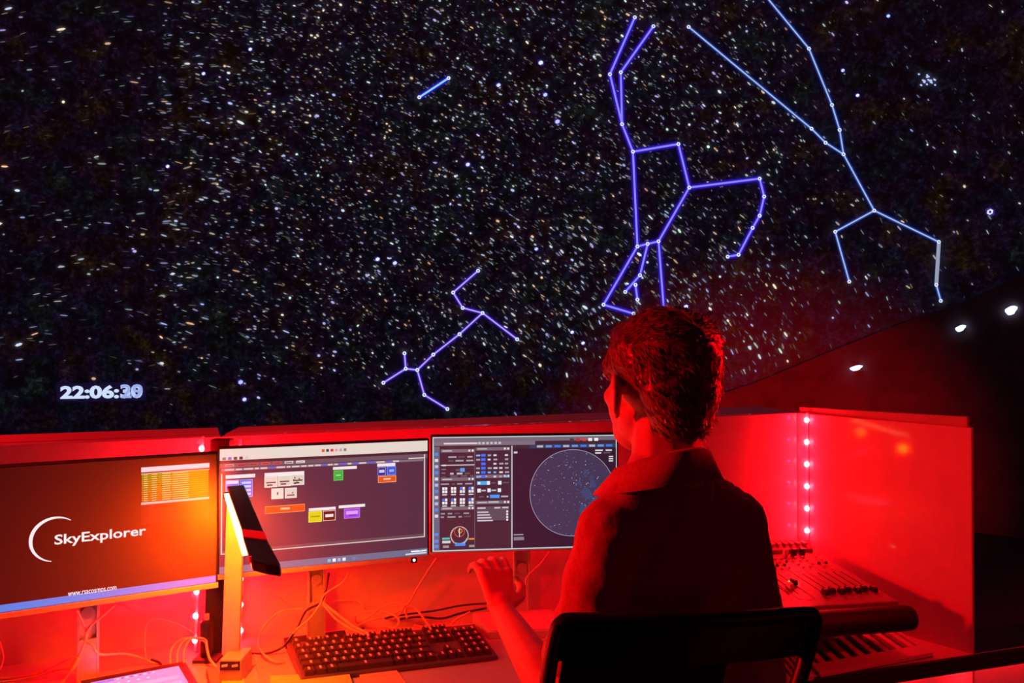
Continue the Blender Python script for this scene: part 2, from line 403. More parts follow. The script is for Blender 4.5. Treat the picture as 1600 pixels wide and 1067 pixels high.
m.hexa([V((p.x, p.y, DZ - .030)) for p in q], [V((p.x, p.y, DZ - .001)) for p in q]); tag(m.build('shaded_desk_end', DARK, dk), 'desk end outside the side wall, its shadow painted black')  # worktop beyond the side wall, the shade there coloured black
m = MB(); g0 = f0 + fd * .0 - fn * .10; g1 = FR - fn * .10
m.hexa([V((*g0.xy, .05)), V((*g1.xy, .05)), V((*(g1 - fn * .02).xy, .05)), V((*(g0 - fn * .02).xy, .05))],
       [V((*g0.xy, DZ - .03)), V((*g1.xy, DZ - .03)), V((*(g1 - fn * .02).xy, DZ - .03)), V((*(g0 - fn * .02).xy, DZ - .03))])
m.build('front_panel', PANEL, dk)
for t_ in (.06, 1.1):
    p = f0 + fd * t_ - fn * .06; m = MB(); m.abox(p.x - .02, p.x + .02, p.y - .02, p.y + .02, 0, DZ - .028); m.build('leg', METAL, dk)

# LED strips --------------------------------------------------------------
def led_strip(label, top, bot, n, nrm, power, group='red LED strips of the booth', extra=.012, w_=.004, first=.5, radius=.004):
    t = thing('led_strip', V(bot), label, 'light strip', group); top = V(top); bot = V(bot); nrm = V(nrm).normalized()
    ax = (top - bot); side = ax.cross(nrm).normalized()
    m = MB(); m.box((top + bot) / 2 + nrm * .0015, side * w_, nrm * .0012, ax / 2); m.build('strip_tape', PAPERW, t)
    for i in range(n):
        p = bot + ax * ((i + first) / n) + nrm * .004
        m = MB(); m.tube([p, p + nrm * .003, p + nrm * .005], [.0078, .0078, .004], 12); m.build('led', LEDW, t)
        lamp('led_light', 'POINT', p + nrm * extra, power, RED, radius, parent=t)
    return t
# corner strip on the side wall: six LEDs
sd = (A3 - A2).normalized(); sn = V((sd.y, -sd.x, 0)); sn = -V((-sd.y, sd.x, 0))
cpt = A2 + sd * .034 + sn * .002
zt, zb_ = P(1262, 645, cpt.y).z, P(1264, 852, cpt.y).z
led_strip('vertical strip of six glowing LEDs in the right corner', (cpt.x, cpt.y, zt), (cpt.x, cpt.y, zb_), 6, sn, 1.35, first=.68, extra=.02)

# ============================================================ MONITORS
def rectpx(mon, x0, y0, x1, y1):
    def loc(px, py):
        r = ray(px, py); o = V((0, 0, CAMZ)); t = (mon['O'] - o).dot(mon['N']) / r.dot(mon['N']); p = o + r * t - mon['O']
        return p.dot(mon['U']), p.z
    return loc(x0, y0), loc(x1, y1)
def srgb(c):
    return tuple((x / 255 / 12.92) if x / 255 <= .04045 else ((x / 255 + .055) / 1.055) ** 2.4 for x in c)
class Pic:
    def __init__(s, mon, zt_): s.m = MB(); s.mon = mon; s.k = 0; s.zt = zt_
    def pt(s, u, v, k): m = s.mon; return m['O'] + m['U'] * u + V((0, 0, v)) + m['N'] * (.0006 + k * .000012)
    def uvrect(s, u0, v0, u1, v1, col):
        W, H = s.mon['W'], s.mon['H']; u0, u1 = sorted((u0, u1)); v0, v1 = sorted((v0, v1))
        u0 = max(0, u0); v0 = max(0, v0); u1 = min(W, u1); v1 = min(H, v1)
        if u1 <= u0 or v1 <= v0: return
        s.k += 1; s.m.face([s.pt(u0, v0, s.k), s.pt(u1, v0, s.k), s.pt(u1, v1, s.k), s.pt(u0, v1, s.k)], srgb(col))
    def r(s, x0, y0, x1, y1, col):
        (a, b_), (c, d) = rectpx(s.mon, *s.zt(x0, y0), *s.zt(x1, y1)); s.uvrect(a, b_, c, d, col)
    def line(s, x0, y0, x1, y1, wd, col):
        (a, b_), (c, d) = rectpx(s.mon, *s.zt(x0, y0), *s.zt(x1, y1)); s.k += 1
        dv = V((c - a, d - b_)); L = dv.length or 1; nn = V((-dv.y, dv.x)) / L * wd / 2
        s.m.face([s.pt(a - nn.x, b_ - nn.y, s.k), s.pt(c - nn.x, d - nn.y, s.k), s.pt(c + nn.x, d + nn.y, s.k), s.pt(a + nn.x, b_ + nn.y, s.k)][::1], srgb(col))
    def arc(s, cx, cy, r0, r1, a0, a1, col, n=24, shift=0):
        (a, b_), _ = rectpx(s.mon, *s.zt(cx, cy), *s.zt(cx, cy)); s.k += 1
        for i in range(n):
            t0 = a0 + (a1 - a0) * i / n; t1 = a0 + (a1 - a0) * (i + 1) / n
            def rr(t, R, inner):
                ww = math.sin(math.pi * (t - a0) / (a1 - a0)) if shift else 1
                R2 = R - (shift * ww if inner else 0); return (a + math.cos(t) * R2, b_ + math.sin(t) * R2)
            p = [rr(t0, r1, 0), rr(t1, r1, 0), rr(t1, r0, 1), rr(t0, r0, 1)]
            s.m.face([s.pt(x, y, s.k) for x, y in p], srgb(col))
    def text(s, body, x0, y0, x1, h, col, off=.0):
        """from the lower left corner to x1 along the screen, h metres high"""
        (a, b_), (c, d) = rectpx(s.mon, *s.zt(x0, y0), *s.zt(x1, y0)); vs, fs = text_polys(body, off); s.k += 1
        X0 = min(v.x for v in vs); X1 = max(v.x for v in vs); sc = (c - a) / (X1 - X0); Y1 = max(v.y for v in vs)
        for f in fs: s.m.face([s.pt(a + (vs[i].x - X0) * sc, b_ + vs[i].y * h / Y1, s.k) for i in f], srgb(col))
def monitor(BL, BR, zb, zt_, label, poley, polepx, chin=.014, led=None):
    BL = V((*BL, zb)); BR = V((*BR, zb)); U = (BR - BL).normalized(); N = U.cross(V((0, 0, 1))).normalized(); W = (BR - BL).length; H = zt_ - zb
    mon = dict(O=BL, U=U, N=N, W=W, H=H)
    pc = P(polepx, 900, poley); base = V((pc.x, poley, DZ))
    t = thing('monitor', base, label, 'monitor'); mon['t'] = t
    c = BL + U * W / 2 + V((0, 0, H / 2)) - N * .012
    m = MB(); b = .005
    m.box(c + V((0, 0, -chin / 2 + b / 2)), U * (W / 2 + b), N * .0115, V((0, 0, H / 2 + (chin + b) / 2))); m.build('casing', BLACK, t, bevel=.003)
    m = MB(); m.box(BL + U * W / 2 + V((0, 0, -chin / 2)) + N * .0025, U * (W / 2 + b), N * .003, V((0, 0, chin / 2 - .001))); m.build('chin', GREYP, t, bevel=.0015)
    m = MB(); m.box(c + N * .012 , U * W / 2, N * .0004, V((0, 0, H / 2))); mon['screen_mb'] = m
    # rear mount, pole, foot
    back = V((pc.x, poley, zb + H * .45)); bc = back - V((pc.x, poley, 0)) 
    u_ = (pc - BL).dot(U); att = BL + U * u_ - N * .024 + V((0, 0, H * .45))
    m = MB(); m.box(att - N * .006, U * .05, N * .006, V((0, 0, .05))); m.build('mount_plate', BLACKM, t, bevel=.002)
    m = MB(); m.tube([att - N * .01, V((pc.x, poley, att.z))], .014, 12); m.build('mount_arm', BLACKM, t)
    w2 = .023; z1 = zb + H * .55
    S = U * w2; D = N * .010; o = V((pc.x, poley, 0))
    m = MB()   # pole: two side cheeks, upper slot, lower plate
    m.box(o - S * .86 + V((0, 0, (DZ + z1) / 2)), S * .14, D, V((0, 0, (z1 - DZ) / 2 - .002)))
    m.box(o + S * .86 + V((0, 0, (DZ + z1) / 2)), S * .14, D, V((0, 0, (z1 - DZ) / 2 - .002)))
    m.box(o - D * .5 + V((0, 0, (DZ + z1) / 2)), S * .72, D * .3, V((0, 0, (z1 - DZ) / 2 - .002)))
    m.build('pole', METAL, t, bevel=.001)
    m = MB(); m.box(o + D * .7 + V((0, 0, DZ + .055)), S * .72, D * .3, V((0, 0, .050))); m.build('pole_cover', METAL, t, bevel=.001)
    m = MB(); m.tube([o + D * .2 + V((0, 0, DZ + .165)), o + D * 1.0 + V((0, 0, DZ + .165))], .014, 16); m.build('cable_ring', GREYP, t)
    m = MB(); m.box(o + V((0, 0, DZ + .004)) + N * .0, U * .08, N * .035, V((0, 0, .004))); m.build('foot', BLACKM if led else METAL, t, bevel=.002)
    if led:
        p = P(*led, (BL + U * .5).y); u_ = None
        r = ray(*led); tt = (BL + N * .006 - V((0, 0, CAMZ))).dot(N) / r.dot(N); p = V((0, 0, CAMZ)) + r * tt
        m = MB(); m.tube([p, p + N * .002], .0035, 10); m.build('power_led', emit('power_led', (.8, .8, 1), 3), t)
        m = MB(); m.box(p - N * .004, U * .008, N * .004, V((0, 0, .007))); m.build('power_switch', BLACK, t)
    return mon
def finish(mon, pic):
    m = mon['screen_mb']; m.build('screen_pane', mat('screen_glass', (.012, .012, .014), .33), mon['t'])
    pic.m.build('screen_image', SCREEN, mon['t'])
M1 = monitor((-1.159, 1.548), (-.697, 1.812), .972, 1.272, 'left black monitor showing a white crescent logo and a green table', 1.775, 138)
M2 = monitor((-.7125, 1.875), (-.226, 2.057), .972, 1.275, 'middle monitor behind the desk lamp, showing a board of coloured tiles', 2.03, 494, led=(647, 875))
M3 = monitor((-.2126, 2.057), (.288, 2.115), .978, 1.284, 'right monitor beside the seated man, showing a round star chart', 2.135, 815, chin=.006)

# left monitor picture (read at 4.7x)
pic = Pic(M1, lambda x, y: (x / 4.7, 640 + y / 4.7))
pic.uvrect(0, 0, 9, 9, (22, 6, 8))
# logo
pic.arc(405, 950, .0465, .0480, math.radians(52), math.radians(262), (235, 235, 240), 40, shift=.0055)
pic.text('SkyExplorer', 400, 990, 1072, .0205, (238, 238, 238), .018)
# website band
(a, b_), _ = rectpx(M1, 100, 933, 100, 933)
pic.uvrect(0, .0, 9, .0155, (28, 128, 225))
pic.text('www.rsacosmos.com', 498, 1370, 855, .008, (225, 235, 255), .008)
# table window
pic.r(1037, 428, 1537, 795, (60, 20, 18))
pic.r(1037, 428, 1537, 440, (215, 205, 215))
(u0, v0), (u1, v1) = rectpx(M1, 1037 / 4.7, 640 + 428 / 4.7, 1536 / 4.7, 640 + 770 / 4.7)
pic.uvrect(u0, v0 - .010, u1, v0 + .001, (222, 212, 222))
pic.uvrect(u0, v0 - .013, u1, v0 - .010, (50, 12, 14))
nr = 13; top = v0 - .014; bot = top - .063
for i in range(nr):
    y1 = top - (top - bot) * i / nr; y0 = y1 - (top - bot) / nr * .86
    g = (70 + 6 * i, 150 - 4 * i, 20)
    pic.uvrect(u0 + .001, y0, u1 - .002, y1, g)
    for (a, b_, h) in ((.004, .010, .45), (.016, .024, .4), (.032, .046, .5), (.048, .074, .45)):
        L = (u1 - u0) / .1066; pic.uvrect(u0 + a * L, y0 + .0012, u0 + b_ * L * (1 if random.random() > .3 else .97), y0 + .0012 + .0026 * h * 2 * .5, (225, 225, 150))
pic.uvrect(u0, bot - .006, u1, bot - .001, (235, 190, 180))
finish(M1, pic)

# middle monitor picture (read at 4.444x)
pic = Pic(M2, lambda x, y: (320 + x / 4.4444, 640 + y / 4.4444)); W, H = M2['W'], M2['H']
pic.uvrect(0, 0, 9, 9, (62, 46, 66))
pic.uvrect(0, H - .028, W, H, (222, 214, 205)); pic.uvrect(0, H - .035, W, H - .028, (40, 36, 48))
for i in range(5): pic.uvrect(.006 + i * .013, H - .027, .014 + i * .013, H - .020, [(60, 120, 110), (70, 100, 190), (60, 60, 60), (40, 40, 50), (200, 200, 205)][i])
for i, c in enumerate([(210, 90, 40), (40, 60, 90), (210, 50, 50), (220, 150, 190), (170, 170, 160), (120, 120, 120)]): pic.uvrect(.243 + i * .011, H - .018, .250 + i * .011, H - .011, c)
pic.uvrect(0, H - .046, W, H - .035, (92, 84, 96))
for i, c in enumerate([(150, 150, 155), (200, 60, 60), (200, 70, 60), (210, 80, 80), (200, 80, 100), (215, 210, 210), (235, 235, 240)]):
    pic.uvrect(.012 + i * .028, H - .043, .033 + i * .028, H - .037, c); pic.uvrect(.014 + i * .028, H - .0415, .030 + i * .028, H - .0395, (60, 50, 60))
pic.uvrect(.004, H - .054, W - .012, H - .048, (120, 110, 120))
x = .012
while x < W * .84:
    l = random.uniform(.008, .022); pic.uvrect(x, H - .053, x + l, H - .049, (205, 200, 205) if random.random() < .93 else (60, 90, 230)); x += l + .004
# window frame
LC = (214, 208, 206)
for (a, b_, c, d) in ((.003, .0475, .006, H - .06), (W - .010, .0475, W - .007, H - .036), (.003, .0465, W - .007, .0495), (W * .9, H - .047, W - .007, H - .044)): pic.uvrect(a, b_, c, d, LC)
pic.uvrect(.006, .049, W - .010, .056, (88, 74, 84))
# tiles
def tile(x0, y0, x1, y1, col, rim=None):
    if rim: pic.r(x0 - 4, y0 - 4, x1 + 4, y1 + 4, rim)
    pic.r(x0, y0, x1, y1, col)
for a in [(145, 455, 350, 450, 24), (415, 440, 690, 420, 24), (890, 398, 1055, 405, 20), (1197, 375, 1322, 385, 22), (722, 685, 908, 690, 20), (930, 665, 1112, 668, 20)]:
    x0, y0, x1, y1, h = a; (u0, v0), (u1, v1) = rectpx(M2, 320 + x0 / 4.444, 640 + y0 / 4.444, 320 + x1 / 4.444, 640 + y0 / 4.444)
    pic.uvrect(u0, v0 - h * .00037, u1, v0, (236, 228, 232))
tile(148, 495, 233, 560, (80, 110, 235), (180, 190, 250)); pic.r(150, 498, 232, 512, (225, 228, 250))
tile(248, 490, 328, 600, (40, 110, 230), (120, 170, 250))
for k in range(4): pic.r(256, 500 + 26 * k, 320, 512 + 26 * k, (170, 205, 250))
for k, (x0, x1) in enumerate(((418, 500), (512, 594), (604, 686))):
    tile(x0, 470 - k * 8, x1, 532 - k * 8, (206, 208, 196), (240, 236, 232)); pic.r(x0 + 8, 503 - k * 8, x1 - 8, 508 - k * 8, (50, 50, 50)); pic.r(x0 + 14, 520 - k * 8, x1 - 30, 527 - k * 8, (40, 40, 40))
for q in range(14):
    xx = random.uniform(612, 680); yy = random.uniform(455, 510); pic.r(xx, yy, xx + 8, yy + 6, (60, 60, 60))
tile(466, 552, 542, 612, (215, 222, 210), (236, 236, 230)); tile(560, 548, 634, 606, (208, 208, 198), (236, 236, 230)); pic.r(570, 590, 622, 595, (60, 60, 60)); pic.r(500, 572, 510, 590, (70, 80, 70)); pic.r(604, 570, 614, 580, (90, 130, 80))
tile(422, 675, 690, 700, (226, 82, 28), (252, 150, 90)); pic.r(525, 680, 590, 690, (250, 190, 150))
tile(898, 428, 956, 484, (24, 170, 60), (60, 225, 90)); pic.r(910, 450, 944, 458, (120, 235, 140))
tile(1204, 405, 1252, 452, (22, 30, 110), (110, 150, 250)); pic.r(1210, 418, 1246, 436, (190, 200, 250))
tile(1268, 398, 1322, 446, (30, 80, 215), (110, 150, 250)); pic.r(1280, 415, 1312, 430, (130, 180, 250))
tile(1206, 466, 1324, 496, (224, 84, 30), (250, 170, 120)); pic.r(1240, 476, 1290, 484, (250, 200, 160))
tile(724, 712, 808, 772, (214, 208, 20), (240, 240, 90)); pic.r(735, 738, 798, 743, (150, 150, 30))
tile(824, 706, 904, 762, (70, 26, 30), (245, 200, 190)); pic.r(836, 726, 892, 742, (240, 225, 220))
tile(970, 692, 1072, 744, (156, 72, 226), (196, 130, 245)); pic.r(980, 704, 1062, 722, (215, 160, 250)); pic.r(1000, 728, 1050, 734, (120, 50, 190))
# taskbar
pic.uvrect(0, 0, W, .017, (92, 110, 140))
for i, c in enumerate([(60, 200, 220), (235, 245, 250), (150, 180, 220), (220, 240, 240), (70, 110, 160), (90, 130, 170)]): pic.uvrect(.258 + i * .0125, .004, .266 + i * .0125, .012, c)
pic.uvrect(W - .045, .009, W - .003, .013, (235, 240, 245)); pic.uvrect(W - .06, .003, W - .003, .007, (200, 210, 220)); pic.uvrect(W - .022, .011, W - .016, .014, (60, 190, 160))
finish(M2, pic)

# right monitor picture
pic = Pic(M3, lambda x, y: (640 + x / 4.4444, 640 + y / 4.4444)); W, H = M3['W'], M3['H']
pic.uvrect(0, 0, 9, 9, (52, 38, 54))
LG = (190, 200, 205)
for (a, b_, c, d) in ((0, 0, W, .0035), (0, 0, .0035, H), (W - .003, 0, W, H), (0, H - .003, W, H)): pic.uvrect(a, b_, c, d, LG)
pic.uvrect(.003, H - .014, W - .003, H - .003, (108, 104, 120)); pic.uvrect(.003, H - .024, W * .55, H - .014, (118, 112, 124)); pic.uvrect(.03, H - .020, .12, H - .016, (215, 215, 215))
for k in range(6): pic.uvrect(.122 + k * .011, H - .021, .129 + k * .011, H - .015, (190, 190, 195))
for k, c in enumerate([(60, 60, 70), (200, 40, 60), (220, 60, 60), (230, 230, 230), (235, 235, 240)]): pic.uvrect(W * .74 + k * .017, H - .016, W * .74 + .011 + k * .017, H - .008, c)
pic.uvrect(W * .52, H - .034, W - .003, H - .024, (44, 60, 96))
for k in range(9): pic.uvrect(W * .56 + k * .024, H - .032, W * .56 + .017 + k * .024, H - .026, [(170, 180, 190), (90, 150, 210), (40, 120, 230)][k % 3])
pic.uvrect(.0035, .003, .019, H - .026, (92, 100, 124))
for k in range(11): pic.uvrect(.006, H - .05 - k * .0165, .015, H - .042 - k * .0165, [(60, 140, 235), (215, 215, 225), (170, 190, 230)][k % 3])
for v in (.01, .024, .042): pic.uvrect(.005, v, .016, v + .008, (70, 140, 240))
# two panel columns
cA, cB, cC = .022, .116, .212
def bars(u0, u1, v, n, gap, h, col, fill=.7):
    for i in range(n):
        x = u0
        while x < u1 - .004:
            l = random.uniform(.008, .024); pic.uvrect(x, v - i * gap, min(u1, x + l), v - i * gap + h, col if random.random() < fill else (90, 80, 96)); x += l + random.uniform(.004, .01)
for (u0, v, wd) in ((cA, H - .042, .09), (cA, H - .118, .09), (cA, H - .196, .09), (cB, H - .038, .092), (cB, H - .112, .092), (cB, H - .182, .092)):
    pic.uvrect(u0, v, u0 + wd, v + .009, (112, 102, 116)); pic.uvrect(u0 + .004, v + .003, u0 + .03, v + .006, (190, 190, 200)); pic.uvrect(u0 + wd - .016, v + .002, u0 + wd - .011, v + .007, (225, 225, 230)); pic.uvrect(u0 + wd - .007, v + .002, u0 + wd - .002, v + .007, (225, 225, 230))
bars(cA + .02, cA + .088, H - .056, 2, .010, .004, (165, 165, 175)); pic.uvrect(cA, H - .077, cA + .09, H - .0745, (200, 200, 205))
pic.uvrect(cA + .004, H - .078, cA + .014, H - .074, (215, 215, 220)); pic.uvrect(cA + .052, H - .094, cA + .064, H - .084, (80, 150, 245)); bars(cA + .04, cA + .052, H - .092, 1, .01, .006, (190, 190, 195))
bars(cA + .025, cA + .088, H - .101, 2, .007, .005, (188, 186, 192)); bars(cA + .002, cA + .014, H - .088, 3, .010, .0025, (130, 125, 140))
for r_ in range(2):
    for c_ in range(4):
        u = cA + .004 + c_ * .0235; v = H - .150 - r_ * .030
        for a in range(2):
            for b2 in range(2):
                pic.uvrect(u + a * .0075, v + b2 * .0085, u + .006 + a * .0075, v + .0068 + b2 * .0085, (235, 235, 238) if (a, b2) != (0, 1) or (r_ * 4 + c_) in (0, 1, 6) else (40, 120, 250))
        pic.uvrect(u, v - .006, u + .013, v - .003, (210, 210, 215))
bars(cA, cA + .09, H - .128, 1, .01, .004, (150, 146, 160)); bars(cA, cA + .085, H - .207, 2, .009, .004, (150, 146, 160))
def disc(u, v, r0, r1, col, a0=0, a1=math.tau, n=40):
    pic.k += 1
    for i in range(n):
        t0 = a0 + (a1 - a0) * i / n; t1 = a0 + (a1 - a0) * (i + 1) / n
        pp = [(u + math.cos(t) * r, v + math.sin(t) * r) for t, r in ((t0, r1), (t1, r1), (t1, r0), (t0, r0))]
        pic.m.face([pic.pt(x, y, pic.k) for x, y in pp], srgb(col))
uc, vc = cA + .050, .042
disc(uc, vc, .0225, .0245, (190, 200, 205)); disc(uc, vc, .0205, .0225, (225, 80, 50), 2.4, 4.0); disc(uc, vc, .0205, .0225, (90, 180, 190), 4.2, 5.9); disc(uc, vc + .010, .0125, .014, (235, 90, 60)); disc(uc + .002, vc + .012, .004, .006, (240, 150, 60)); pic.uvrect(uc - .001, vc - .004, uc + .001, vc + .02, (230, 230, 235))
pic.uvrect(uc - .012, vc - .028, uc + .016, vc - .021, (50, 140, 245)); pic.uvrect(cA + .004, .032, cA + .024, .037, (60, 200, 190)); pic.uvrect(cA + .004, .022, cA + .026, .029, (200, 210, 210)); pic.uvrect(cA + .074, .030, cA + .09, .034, (240, 140, 60)); pic.uvrect(cA + .076, .010, cA + .09, .016, (150, 150, 155)); pic.uvrect(cA + .006, .010, cA + .022, .016, (150, 150, 155))
for i in range(6):
    for j in range(6):
        if j == 1: pic.uvrect(cB + .014, H - .054 - i * .0115, cB + .026, H - .047 - i * .0115, (40, 110, 245))
        elif random.random() < .85: pic.uvrect(cB + .001 + j * .0155, H - .053 - i * .0115, cB + .010 + j * .0155 + random.uniform(-.002, .003), H - .0485 - i * .0115, random.choice([(215, 215, 225), (160, 160, 175), (110, 180, 240)]))
pic.uvrect(cB + .003, H - .130, cB + .036, H - .120, (50, 170, 235)); pic.uvrect(cB + .005, H - .128, cB + .012, H - .122, (235, 235, 240)); pic.uvrect(cB + .03, H - .13, cB + .038, H - .12, (230, 235, 240)); pic.uvrect(cB + .06, H - .13, cB + .069, H - .12, (232, 235, 240)); bars(cB + .042, cB + .058, H - .127, 1, .01, .004, (180, 180, 190)); bars(cB + .073, cB + .09, H - .127, 1, .01, .004, (180, 180, 190))
for u in (.004, .031, .059): pic.uvrect(cB + u, H - .150, cB + u + .009, H - .140, (228, 230, 238))
bars(cB + .015, cB + .028, H - .147, 1, .01, .004, (180, 180, 190)); bars(cB + .042, cB + .055, H - .147, 1, .01, .004, (180, 180, 190))
pic.uvrect(cB + .038, H - .166, cB + .064, H - .157, (50, 150, 240)); bars(cB + .008, cB + .034, H - .164, 1, .01, .004, (180, 180, 190)); bars(cB + .068, cB + .09, H - .164, 1, .01, .004, (180, 180, 190)); pic.uvrect(cB + .034, H - .179, cB + .062, H - .174, (170, 180, 175))
pic.uvrect(cB + .002, H - .226, cB + .09, H - .188, (82, 76, 90)); bars(cB + .004, cB + .088, H - .194, 1, .01, .004, (195, 195, 205))
for i in range(4): pic.uvrect(cB + .004, H - .205 - i * .0075, cB + .034 + .004 * i, H - .2015 - i * .0075, (205, 200, 210)); pic.uvrect(cB + .082, H - .205 - i * .0075, cB + .087, H - .2 - i * .0075, (235, 235, 235))
pic.uvrect(cC, .0035, cC + .003, H - .026, LG); pic.uvrect(cB - .004, .0035, cB - .002, H - .03, (96, 88, 100))
# star chart
pic.uvrect(cC + .003, .004, W - .003, H - .034, (34, 26, 48))
(uc, vc), _ = rectpx(M3, 640 + 1130 / 4.444, 640 + 575 / 4.444, 900, 700); R_ = .118; vc = max(vc, .004 + R_)
disc(uc, vc, 0, R_, (56, 54, 84)); disc(uc, vc, R_ - .0012, R_, (170, 172, 196), n=64)
for i in range(700):
    a = random.uniform(0, math.tau); r_ = R_ * .97 * math.sqrt(random.random()); x, y = uc + math.cos(a) * r_, vc + math.sin(a) * r_
    band = math.exp(-((x - uc - .035 - .5 * (vc - y)) / .02) ** 2)
    if random.random() < .35 + band:
        s_ = random.uniform(.0005, .0014) ; pic.uvrect(x, y, x + s_ * 1.6, y + s_, random.choice([(230, 232, 245), (150, 160, 200), (110, 150, 200), (90, 90, 130)]))
for i in range(30):
    a = random.uniform(-.9, .9); d_ = random.uniform(0, .9); x = uc + .05 + .03 * random.gauss(0, .6); y = vc - .02 + .07 * random.gauss(0, .6)
    if (x - uc) ** 2 + (y - vc) ** 2 < (R_ * .85) ** 2: disc(x, y, 0, random.uniform(.004, .010), (52, 70, 112), n=9)
bars(W - .062, W - .012, H - .043, 2, .007, .0035, (225, 225, 225)); bars(W - .024, W - .012, H - .060, 3, .006, .003, (225, 225, 225))
pic.uvrect(cC + .006, .040, cC + .032, .042, (190, 180, 190)); pic.uvrect(cC + .006, .026, cC + .034, .035, (130, 122, 136)); pic.uvrect(cC + .006, H - .046, cC + .016, H - .041, (200, 200, 205))
finish(M3, pic)

# ============================================================ COLUMN, LAMP
ct = P(347, 690, 2.0); cb = P(336, 1030, 1.955)
t = thing('cable_column', (cb.x, cb.y, DZ), 'black upright cable column between left and middle monitors', 'column')
m = MB(); m.hexa([V((cb.x - .022, cb.y - .02, DZ)), V((cb.x + .022, cb.y - .014, DZ)), V((cb.x + .022, cb.y + .02, DZ)), V((cb.x - .022, cb.y + .015, DZ))],
                 [V((ct.x - .024, ct.y - .02, 1.286)), V((ct.x + .024, ct.y - .014, 1.286)), V((ct.x + .024, ct.y + .02, 1.286)), V((ct.x - .024, ct.y + .015, 1.286))])
m.build('upright', BLACKM, t, bevel=.002)
m = MB(); m.abox(cb.x - .03, cb.x + .03, cb.y - .07, cb.y - .02, DZ, DZ + .008); m.build('foot_plate', BLACKM, t, bevel=.002)
# LED strips beside the column
for (lab, p0, p1, n_, e, nrm) in [('red LED strip left of the black column, behind the left monitor', P(318, 682, 1.985), P(306, 1018, 1.955), 9, 1.3, (-.35, -1, 0)),
                      ('red LED strip right of the black column, behind the middle monitor', P(376, 684, 2.035), P(376, 1004, 2.035), 8, 1.3, (.2, -1, 0))]:
    led_strip(lab, p0, p1, n_, nrm, e)
# horizontal strip added out of sight behind the right two monitors, reddens the wall
q0 = A1.lerp(A2, .22); q1 = A1.lerp(A2, .62)
led_strip('added horizontal red LED strip, unseen behind the middle and right monitors', (q1.x, q1.y - .012, 1.12), (q0.x, q0.y - .012, 1.12), 6, (0.15, -1, 0), 1.6)
# added strip, hidden under the desk edge to light the front panel
u0 = f0 + fd * .25 + fn * .0; u1 = FR - fd * .25 + fn * .0
t = led_strip('added red LED strip hidden under the front edge of the desk at right', (*(u1 - fn * .02).xy, DZ - .0285), (*(u0 - fn * .02).xy, DZ - .0285), 6, (0, 0, -1), .25, extra=.015)

# desk lamp
lb = V((-.655, 1.80, DZ))
L = thing('desk_lamp', lb, 'flat-armed LED desk lamp with its head folded towards the viewer', 'lamp')
pl, pr = P(345.5, 1034, 1.775), P(374, 1034, 1.775)
m = MB(); m.abox(pl.x - .004, pr.x + .004, 1.775, 1.85, DZ, P(360, 1031, 1.775).z); m.build('base', GREYP, L, bevel=.002)
m = MB(); zz = P(360, 1040, 1.77).z
m.abox(pl.x - .002, pr.x + .002, 1.772, 1.777, zz - .012, zz + .008); m.build('socket_strip', BLACK, L, bevel=.001)
for px in (351, 367):
    c = P(px, 1040, 1.771); m = MB(); m.box(c, (.0065, 0, .0008), (0, .002, 0), (0, 0, .0022)); m.build('socket', PAPERW, L)
b0, b1 = P(346, 1024, 1.825), P(373, 1024, 1.825); t0, t1 = P(354, 778, 1.80), P(381.5, 778, 1.80)
m = MB(); m.hexa([b0, b1, b1 + V((0, .012, 0)), b0 + V((0, .012, 0))], [t0, t1, t1 + V((0, .012, 0)), t0 + V((0, .012, 0))]); tag(m.build('arm', METAL if 0 else GREYP, L, bevel=.002), 'orange-lit flat arm')
# head
hA = [P(354, 759, 1.79), P(381, 757, 1.79)]; hB = [P(392, 878, 1.47), P(436, 886, 1.47)]
ax = (hB[0] - hA[0]).normalized(); wv = (hA[1] - hA[0]).normalized(); dn = ax.cross(wv).normalized()
if dn.z > 0: dn = -dn
def lerp(a, b, t): return a + (b - a) * t
m = MB(); mid0 = lerp(hA[0], hB[0], .62) + wv * .003; mid1 = lerp(hA[1], hB[1], .62) - wv * .0
th = .012
m.hexa([hA[0] + dn * th, mid0 + dn * th, mid1 + dn * th, hA[1] + dn * th][::-1], [hA[0], mid0, mid1, hA[1]][::-1]); m.build('head', BLACK, L, bevel=.003)
m = MB(); e0, e1 = lerp(hA[0], hB[0], .71), lerp(hA[1], hB[1], .71)
m.hexa([mid0 + dn * th, e0 + dn * th, e1 + dn * th, mid1 + dn * th][::-1], [mid0 - dn * .001, e0 - dn * .001, e1 - dn * .001, mid1 - dn * .001][::-1]); tag(m.build('head_band', mat('red_band', (.55, .2, .2), .4), L), 'paler band')
m = MB(); ring_b = []; ring_t = []
pts2 = [e0, hB[0], lerp(hB[0], hB[1], .5) + ax * .006, hB[1] + ax * .004, hB[1] - ax * .01 + wv * .004, e1]
m.hexa([p + dn * .020 for p in pts2][::-1], [p + dn * (-.004 if k in (1, 2, 3, 4) else 0) for k, p in enumerate(pts2)][::-1]); m.build('head_cover', BLACK, L, bevel=.003)
m = MB(); g0 = hA[0] - wv * .010 + dn * .014 + ax * .012; g1 = lerp(hA[0], hB[0], .80) - wv * .010 + dn * .014
m.hexa([g0 + dn * .012, g1 + dn * .012, g1 + wv * .04 + dn * .008, g0 + wv * .034 + dn * .008][::-1], [g0, g1, g1 + wv * .04, g0 + wv * .034][::-1]); m.build('light_diffuser', LAMPE, L)
m = MB(); m.tube([t0 - V((.003, .004, .0)) + V((0, 0, .006)), t1 + V((.003, -.004, .006))], .009, 12); m.build('hinge', BLACK, L)
m = MB(); m.tube([P(391, 869, 1.468), P(391, 879, 1.468)], .003, 8); m.build('switch', PAPERW, L)
lc = (g0 + g1) / 2 + dn * .03 - wv * .012
